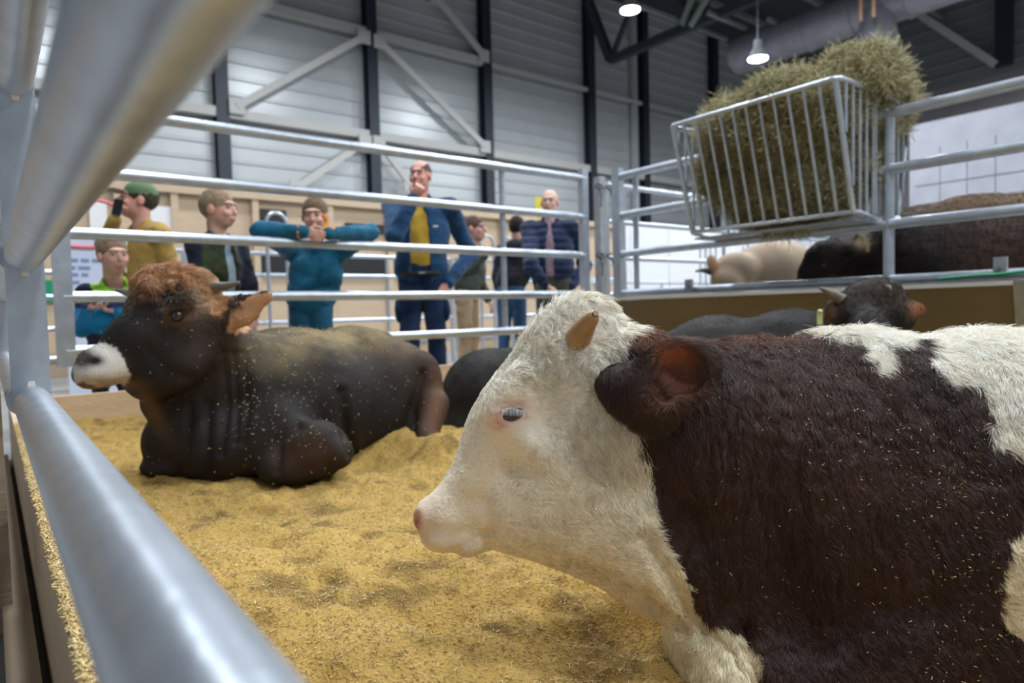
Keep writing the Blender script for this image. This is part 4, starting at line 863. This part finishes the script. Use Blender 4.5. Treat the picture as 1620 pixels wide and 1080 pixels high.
    # ---- hair or cap
    if hair_kind in ('short', 'thin', 'back', 'long_top'):
        th = {'short': 1.07, 'thin': 1.015, 'back': 1.07, 'long_top': 1.12}[hair_kind]
        G = [(E_((0, -.024, .032), (.077*th, .098*th, .092*th)), .01), (E_((0, .135, -.004), (.085, .085, .075)), .012, 'cut'), (E_((0, .03, -.11), (.12, .12, .075)), .015, 'cut'), (E_((.085, .005, -.015), (.022, .028, .040)), .008, 'cut'), (E_((-.085, .005, -.015), (.022, .028, .040)), .008, 'cut')]
        if hair_kind == 'thin': G += [(E_((0, .03, .12), (.058, .13, .075)), .01, 'cut')]
        if hair_kind == 'long_top': G.insert(1, (E_((0, .045, .085), (.06, .055, .035)), .02))
        P, Q = sculpt(G, .005); Q, N = orient(P, Q); P = P+N*(.004*vnoise(P*np.array([1, 1, .5]), .012, 5, 2))[:, None]
        qmesh('hair', P, Q, M['cloth'], mixc(P, hairc, .35, .015), root)
    if outfit.get('cap'):
        G = [(E_((0, -.020, .048), (.084, .105, .082)), .01), (E_((0, 0, -.10), (.2, .2, .13)), .008, 'cut')]
        P, Q = sculpt(G, .005); cap_ = qmesh('cap', P, Q, M['cloth'], mixc(P, outfit['cap'], .15, .03), root)
        G = [(E_((0, .118, .038), (.066, .060, .017)), .01)]; P, Q = sculpt(G, .005); qmesh('cap_brim', P, Q, M['cloth'], mixc(P, outfit['brim'], .15, .03), cap_)
    if outfit.get('glasses'):
        gl = MB()
        for sg in (-1, 1): gl.tube([H((sg*.031+.022*math.cos(t), .108, .006+.017*math.sin(t))) for t in np.linspace(0, 2*PI, 19)[:-1]], .0022, 6, closed=True); gl.tube([H((sg*.053, .106, .010)), H((sg*.078, 0, .012))], .002, 6)
        gl.tube([H((-.009, .109, .008)), H((.009, .109, .008))], .002, 6); gl.build('glasses', M['galv_dull'], root)
    # ---- clothes
    o = outfit; t = o.get('thick', .022)
    def torso(th, z0): return [(Ell(chest-np.array([0, 0, .01*s]), (.158*s*w+th, .10*s*w+th, .21*s+th), B), .0), (Ell((chest+waist)/2, (.150*s*w+th, .095*s*w+th, .22*s), B), .05), (Ell(W((0, 0, z0+.12)), (.150*s*w+th, .10*s*w+th, .17*s), B), .06), (Cap(sh['R'], sh['L'], .055*s+th*.6, .055*s+th*.6), .04)]
    if 'trousers' in o:
        G = [(Ell(hip+np.array([0, 0, .06*s]), (.155*s*w, .11*s*w, .13*s), B), .0)]
        for sg in (-1, 1):
            kn = W((sg*.10, .02, .50)); G += [(Cap(W((sg*.085, 0, .88)), kn, .098*s, .076*s), .04), (Cap(kn, W((sg*.11, -.02, .10)), .074*s, .062*s), .03)]
        if o.get('pockets'): G += [(Ell(W((sg*.185, .02, .66)), (.03, .07, .10), B), .015) for sg in (-1, 1)]
        P, Q = sculpt(G, .008); Q, N = orient(P, Q); P = P+N*(.008*vnoise(P*np.array([1, 1, 1.6]), .10, 7, 2))[:, None]; tro = qmesh('trousers', P, Q, M['cloth'], mixc(P, o['trousers'], .2, .1), root)
        for sg in (-1, 1):
            P, Q = sculpt([(Cap(W((sg*.11, -.04, .045)), W((sg*.125, .16, .035)), .046*s, .038*s), .01)], .008); qmesh('shoe', P, Q, M['cloth'], mixc(P, (.03, .028, .026)), root)
    if 'belt' in o:
        mb = MB(); c = W((0, 0, .935)); mb.tube([c+(math.cos(t_)*.146*s*w)*B[0]+(math.sin(t_)*.126*s*w)*B[1] for t_ in np.linspace(0, 2*PI, 33)[:-1]], .018, 8, closed=True); mb.build('belt', M['black'], root)
        mb = MB(); mb.bar(c+B[1]*.142*s*w-B[0]*.025, c+B[1]*.142*s*w+B[0]*.025, .012, .04, B[1]); mb.build('belt_buckle', M['galv'], root)
    if 'shirt' in o:
        G = torso(.006, .93); P, Q = sculpt(G+[(Cap(nb-np.array([0, 0, .05*s]), nb, .075*s, .066*s), .02)], .008); Q, N = orient(P, Q); P = P+N*(.004*vnoise(P, .07, 8, 2))[:, None]
        C_ = mixc(P, o['shirt'], .12)
        if 'check' in o: C_ = blend(C_, .5*((np.sin(P[:, 2]*180) > .3) | (np.sin((P@B[0])*180) > .3)), o['check'])
        qmesh('shirt', P, Q, M['cloth'], C_, root)
    if 'jacket' in o:
        G = torso(t, o.get('hem', .95))
        for k in ('R', 'L'):
            e_, w_ = A[k]; G += [(Cap(sh[k], e_, .062*s+t*.5, .052*s+t*.5), .04), (Cap(e_, w_-(w_-e_)*o.get('cuffgap', .06), .052*s+t*.5, .040*s+t*.3), .02)]
        if 'collar' in o or o.get('hood'): G += [(Cap(nb+B[1]*.01+np.array([0, 0, -.03*s]), nb+np.array([0, 0, .035*hs]), .082*hs, .074*hs), .03)]
        if o.get('hood'): G += [(Ell(nb-B[1]*.12*s+np.array([0, 0, -.01]), (.15*s, .09*s, .10*s), B), .03)]
        if o.get('open'):
            G += [(Ell(chest+B[1]*.17*s-np.array([0, 0, .16*s])+B[0]*o.get('openx', 0), (o['open']*s, .13*s, .50*s), B), .012, 'cut')]
        G += [(Cap(nb+B[1]*.035+np.array([0, 0, -.01]), nb+B[1]*.02+np.array([0, 0, .12*hs]), .052*hs, .066*hs), .008, 'cut')]
        P, Q = sculpt(G, .008); Q, N = orient(P, Q)
        if o.get('puffer'): P = P+N*(.012*np.abs(np.sin(P[:, 2]*PI/.075))-.006)[:, None]
        wr = np.stack([P@B[0], P@B[1], P[:, 2]*1.5], 1); P = P+N*(.010*vnoise(wr, .12, 17, 2)+.005*vnoise(wr, .045, 18, 2))[:, None]
        bl = (P-base)@B.T/s; C_ = mixc(P, o['jacket'], .16, .1)
        if 'yoke' in o: C_ = np.where((P[:, 2] > chest[2]+.03*s)[:, None], mixc(P, o['yoke'], .15), C_)
        if 'vest' in o: C_ = np.where(((np.abs(bl[:, 0]) < .15))[:, None], mixc(P, o['vest'], .3, .05), C_)
        if 'collar' in o:
            dn = np.linalg.norm((P-nb-np.array([0, 0, .01])), axis=1); C_ = np.where((((dn < o.get('collar_r', .115)*hs) & (P[:, 2] > nb[2]-.06*s)))[:, None], mixc(P, o['collar'], .1), C_)
        jk = qmesh('jacket', P, Q, M['cloth'], C_, root)
        if 'cuff' in o:
            for k in ('R', 'L'):
                e_, w_ = A[k]; mb = MB(); a_ = w_-(w_-e_)*.16; b_ = w_-(w_-e_)*.04; mb.tube([a_, b_], [.053*s, .047*s], 16); mb.build('cuff', mat('cuff_cloth', o['cuff'], .8), jk)
        if o.get('cord'):
            for sg in (-1, 1): mb = MB(); a_ = nb+B[1]*(.115+t)*s*w+B[0]*.05*sg+np.array([0, 0, -.06*s]); mb.tube([a_, a_+B[1]*.02+np.array([0, 0, -.12]), a_+B[1]*.02+np.array([0, 0, -.24])], .006, 8); mb.build('draw_cord', M['white'], jk)
        if o.get('badge'): mb = MB(); c = chest+B[1]*(.115+t)*s*w-B[0]*.10*s; mb.bar(c-B[0]*.02, c+B[0]*.02, .012, .012, B[1]); mb.build('chest_logo', M['white'], jk)
    return root, W, H, A, nb, B, Hh, s, hs

# boy in blue with a lime collar
person('boy in a blue jacket with lime green collar, at the far left beside the banner', 178, 4.62, 375, 40, 50, child=True, hscale=.88, wide=1.15,
       arms={'R': ((128, 520, 4.60), (140, 488, 4.50), (1, .12, .1), 1.3), 'L': ((228, 530, 4.55), (186, 492, 4.48), (-1, .1, .2), 1.3)}, hairc=(.20, .13, .08),
       outfit=dict(jacket=(.01, .20, .42), yoke=(.012, .02, .055), collar=(.35, .75, .04), collar_r=.135, trousers=(.03, .04, .07), shirt=(.6, .62, .66), hem=.95))
# man with cap and phone
r_ = person('man in a green cap and mustard hooded sweatshirt holding a phone to his ear', 232, 5.35, 288, -28, -52, head_px=216, tilt=8, wide=1.12,
       arms={'R': ((166, 385, 5.30), (182, 347, 5.16), (.25, 1, 0), 1.1)}, hairc=(.05, .035, .025), skin=(.62, .33, .25),
       outfit=dict(jacket=(.40, .25, .065), hood=True, cord=True, cap=(.12, .20, .10), brim=(.30, .23, .15), trousers=(.05, .05, .07), shirt=(.35, .35, .37), beard=.35))
mb = MB(); c = r_[3]['R'][1]+UP*.075-FW*.03+RT*.035; mb.bar(c-UP*.052-RT*.012, c+UP*.052+RT*.012, .012, .058, RT); tag(mb.build('mobile_phone', M['black']), 'black mobile phone held to the ear of the man in the cap', 'phone')
# boy in profile
person('boy with short fair hair in a dark jacket with olive front, looking to the right', 340, 4.70, 300, 66, 78, head_px=346, child=True, hairc=(.26, .19, .12), wide=1.12,
       arms={'R': ((312, 440, 4.62), (352, 492, 4.60), (.4, -1, 0), .5), 'L': ((395, 450, 4.72), (400, 500, 4.65), (0, -1, 0), .5)},
       outfit=dict(jacket=(.014, .017, .035), vest=(.030, .042, .018), collar=(.035, .055, .025), hood=True, trousers=(.03, .035, .05), shirt=(.32, .42, .52), open=.05, hem=.90))
# boy leaning on the rail
person('boy in a teal jacket leaning with folded hands over the rail', 497, 4.72, 313, 4, 6, child=True, tilt=-6, hairc=(.16, .10, .06), wide=1.15,
       arms={'R': ((412, 364, 4.36), (483, 367, 4.22), (1, -.25, .1), .7), 'L': ((586, 368, 4.36), (519, 369, 4.20), (-1, -.25, .1), .7)},
       outfit=dict(jacket=(.008, .11, .20), collar=(.008, .09, .17), cuff=(.80, .30, .02), trousers=(.01, .09, .17), hem=.84, thick=.028, hood=True, cuffgap=.02))
c = at_y(516, 352, 4.47); mb = MB(); mb.tube([c+(-.02, 0, .05), c+(0, -.02, .0), c+(-.03, -.03, -.05)], .014, 8); tag(mb.build('orange_scarf', mat('orange_cloth', (.85, .30, .02), .8)), 'orange lining strip at the neck of the boy leaning on the rail', 'scarf')
# man in yellow shirt
person('man in an open blue jacket and yellow shirt, fist at his chin', 672, 4.88, 254, 8, -12, head_px=664, hairc=(.10, .06, .045), hair_kind='thin', skin=(.66, .33, .26), wide=1.18,
       arms={'R': ((624, 372, 4.70), (655, 312, 4.62), (.5, .8, .2), 2.0), 'L': ((744, 404, 4.92), (706, 450, 4.72), (-.6, -.6, .2), .8)},
       outfit=dict(jacket=(.012, .055, .135), collar=(.012, .045, .11), shirt=(.50, .33, .04), open=.075, openx=.02, trousers=(.008, .024, .07), pockets=True, belt=True, hem=.86, badge=True, thick=.03, beard=.45))
# person behind him in beige trousers
person('person in beige trousers and dark green jacket, half hidden behind the man in yellow', 742, 5.75, 342, 70, 66, head_px=751, hairc=(.10, .06, .04), skin=(.60, .34, .27),
       arms={'R': ((735, 425, 5.65), (768, 405, 5.55), (.3, .8, 0), 1.4)},
       outfit=dict(jacket=(.05, .06, .045), collar=(.03, .04, .03), trousers=(.40, .28, .17), hem=.93))
# dark-haired man seen from behind
person('dark-haired man in a black hooded jacket and jeans with his back turned', 812, 6.0, 343, 160, 165, head_px=818, hairc=(.015, .012, .010), hair_kind='back', skin=(.5, .3, .22),
       outfit=dict(jacket=(.014, .015, .022), hood=True, trousers=(.04, .10, .20), hem=.93, thick=.03))
# bald man with glasses
person('bald man with glasses in a navy quilted jacket beside the corner post', 880, 5.15, 300, -8, -12, head_px=869, hairc=(.30, .26, .22), hair_kind='none', skin=(.68, .42, .32), wide=1.1,
       arms={'R': ((840, 420, 5.05), (868, 455, 5.0), (.6, -.6, 0), .8), 'L': ((925, 420, 5.1), (902, 455, 5.0), (-.6, -.6, 0), .8)},
       outfit=dict(jacket=(.018, .030, .075), puffer=True, collar=(.015, .02, .05), shirt=(.42, .30, .36), check=(.2, .12, .2), open=.045, glasses=True, trousers=(.07, .07, .055), hem=.93, thick=.035))
mb = MB(); c = at_y(852, 322, 6.3); mb.box(c, (.10, .01, .16)); mb.tube([(c[0], c[1]+.02, 0), c], .015, 8); tag(mb.build('yellow_sign', M['yellow']), 'small yellow sign on a post beside the head of the bald man', 'sign')
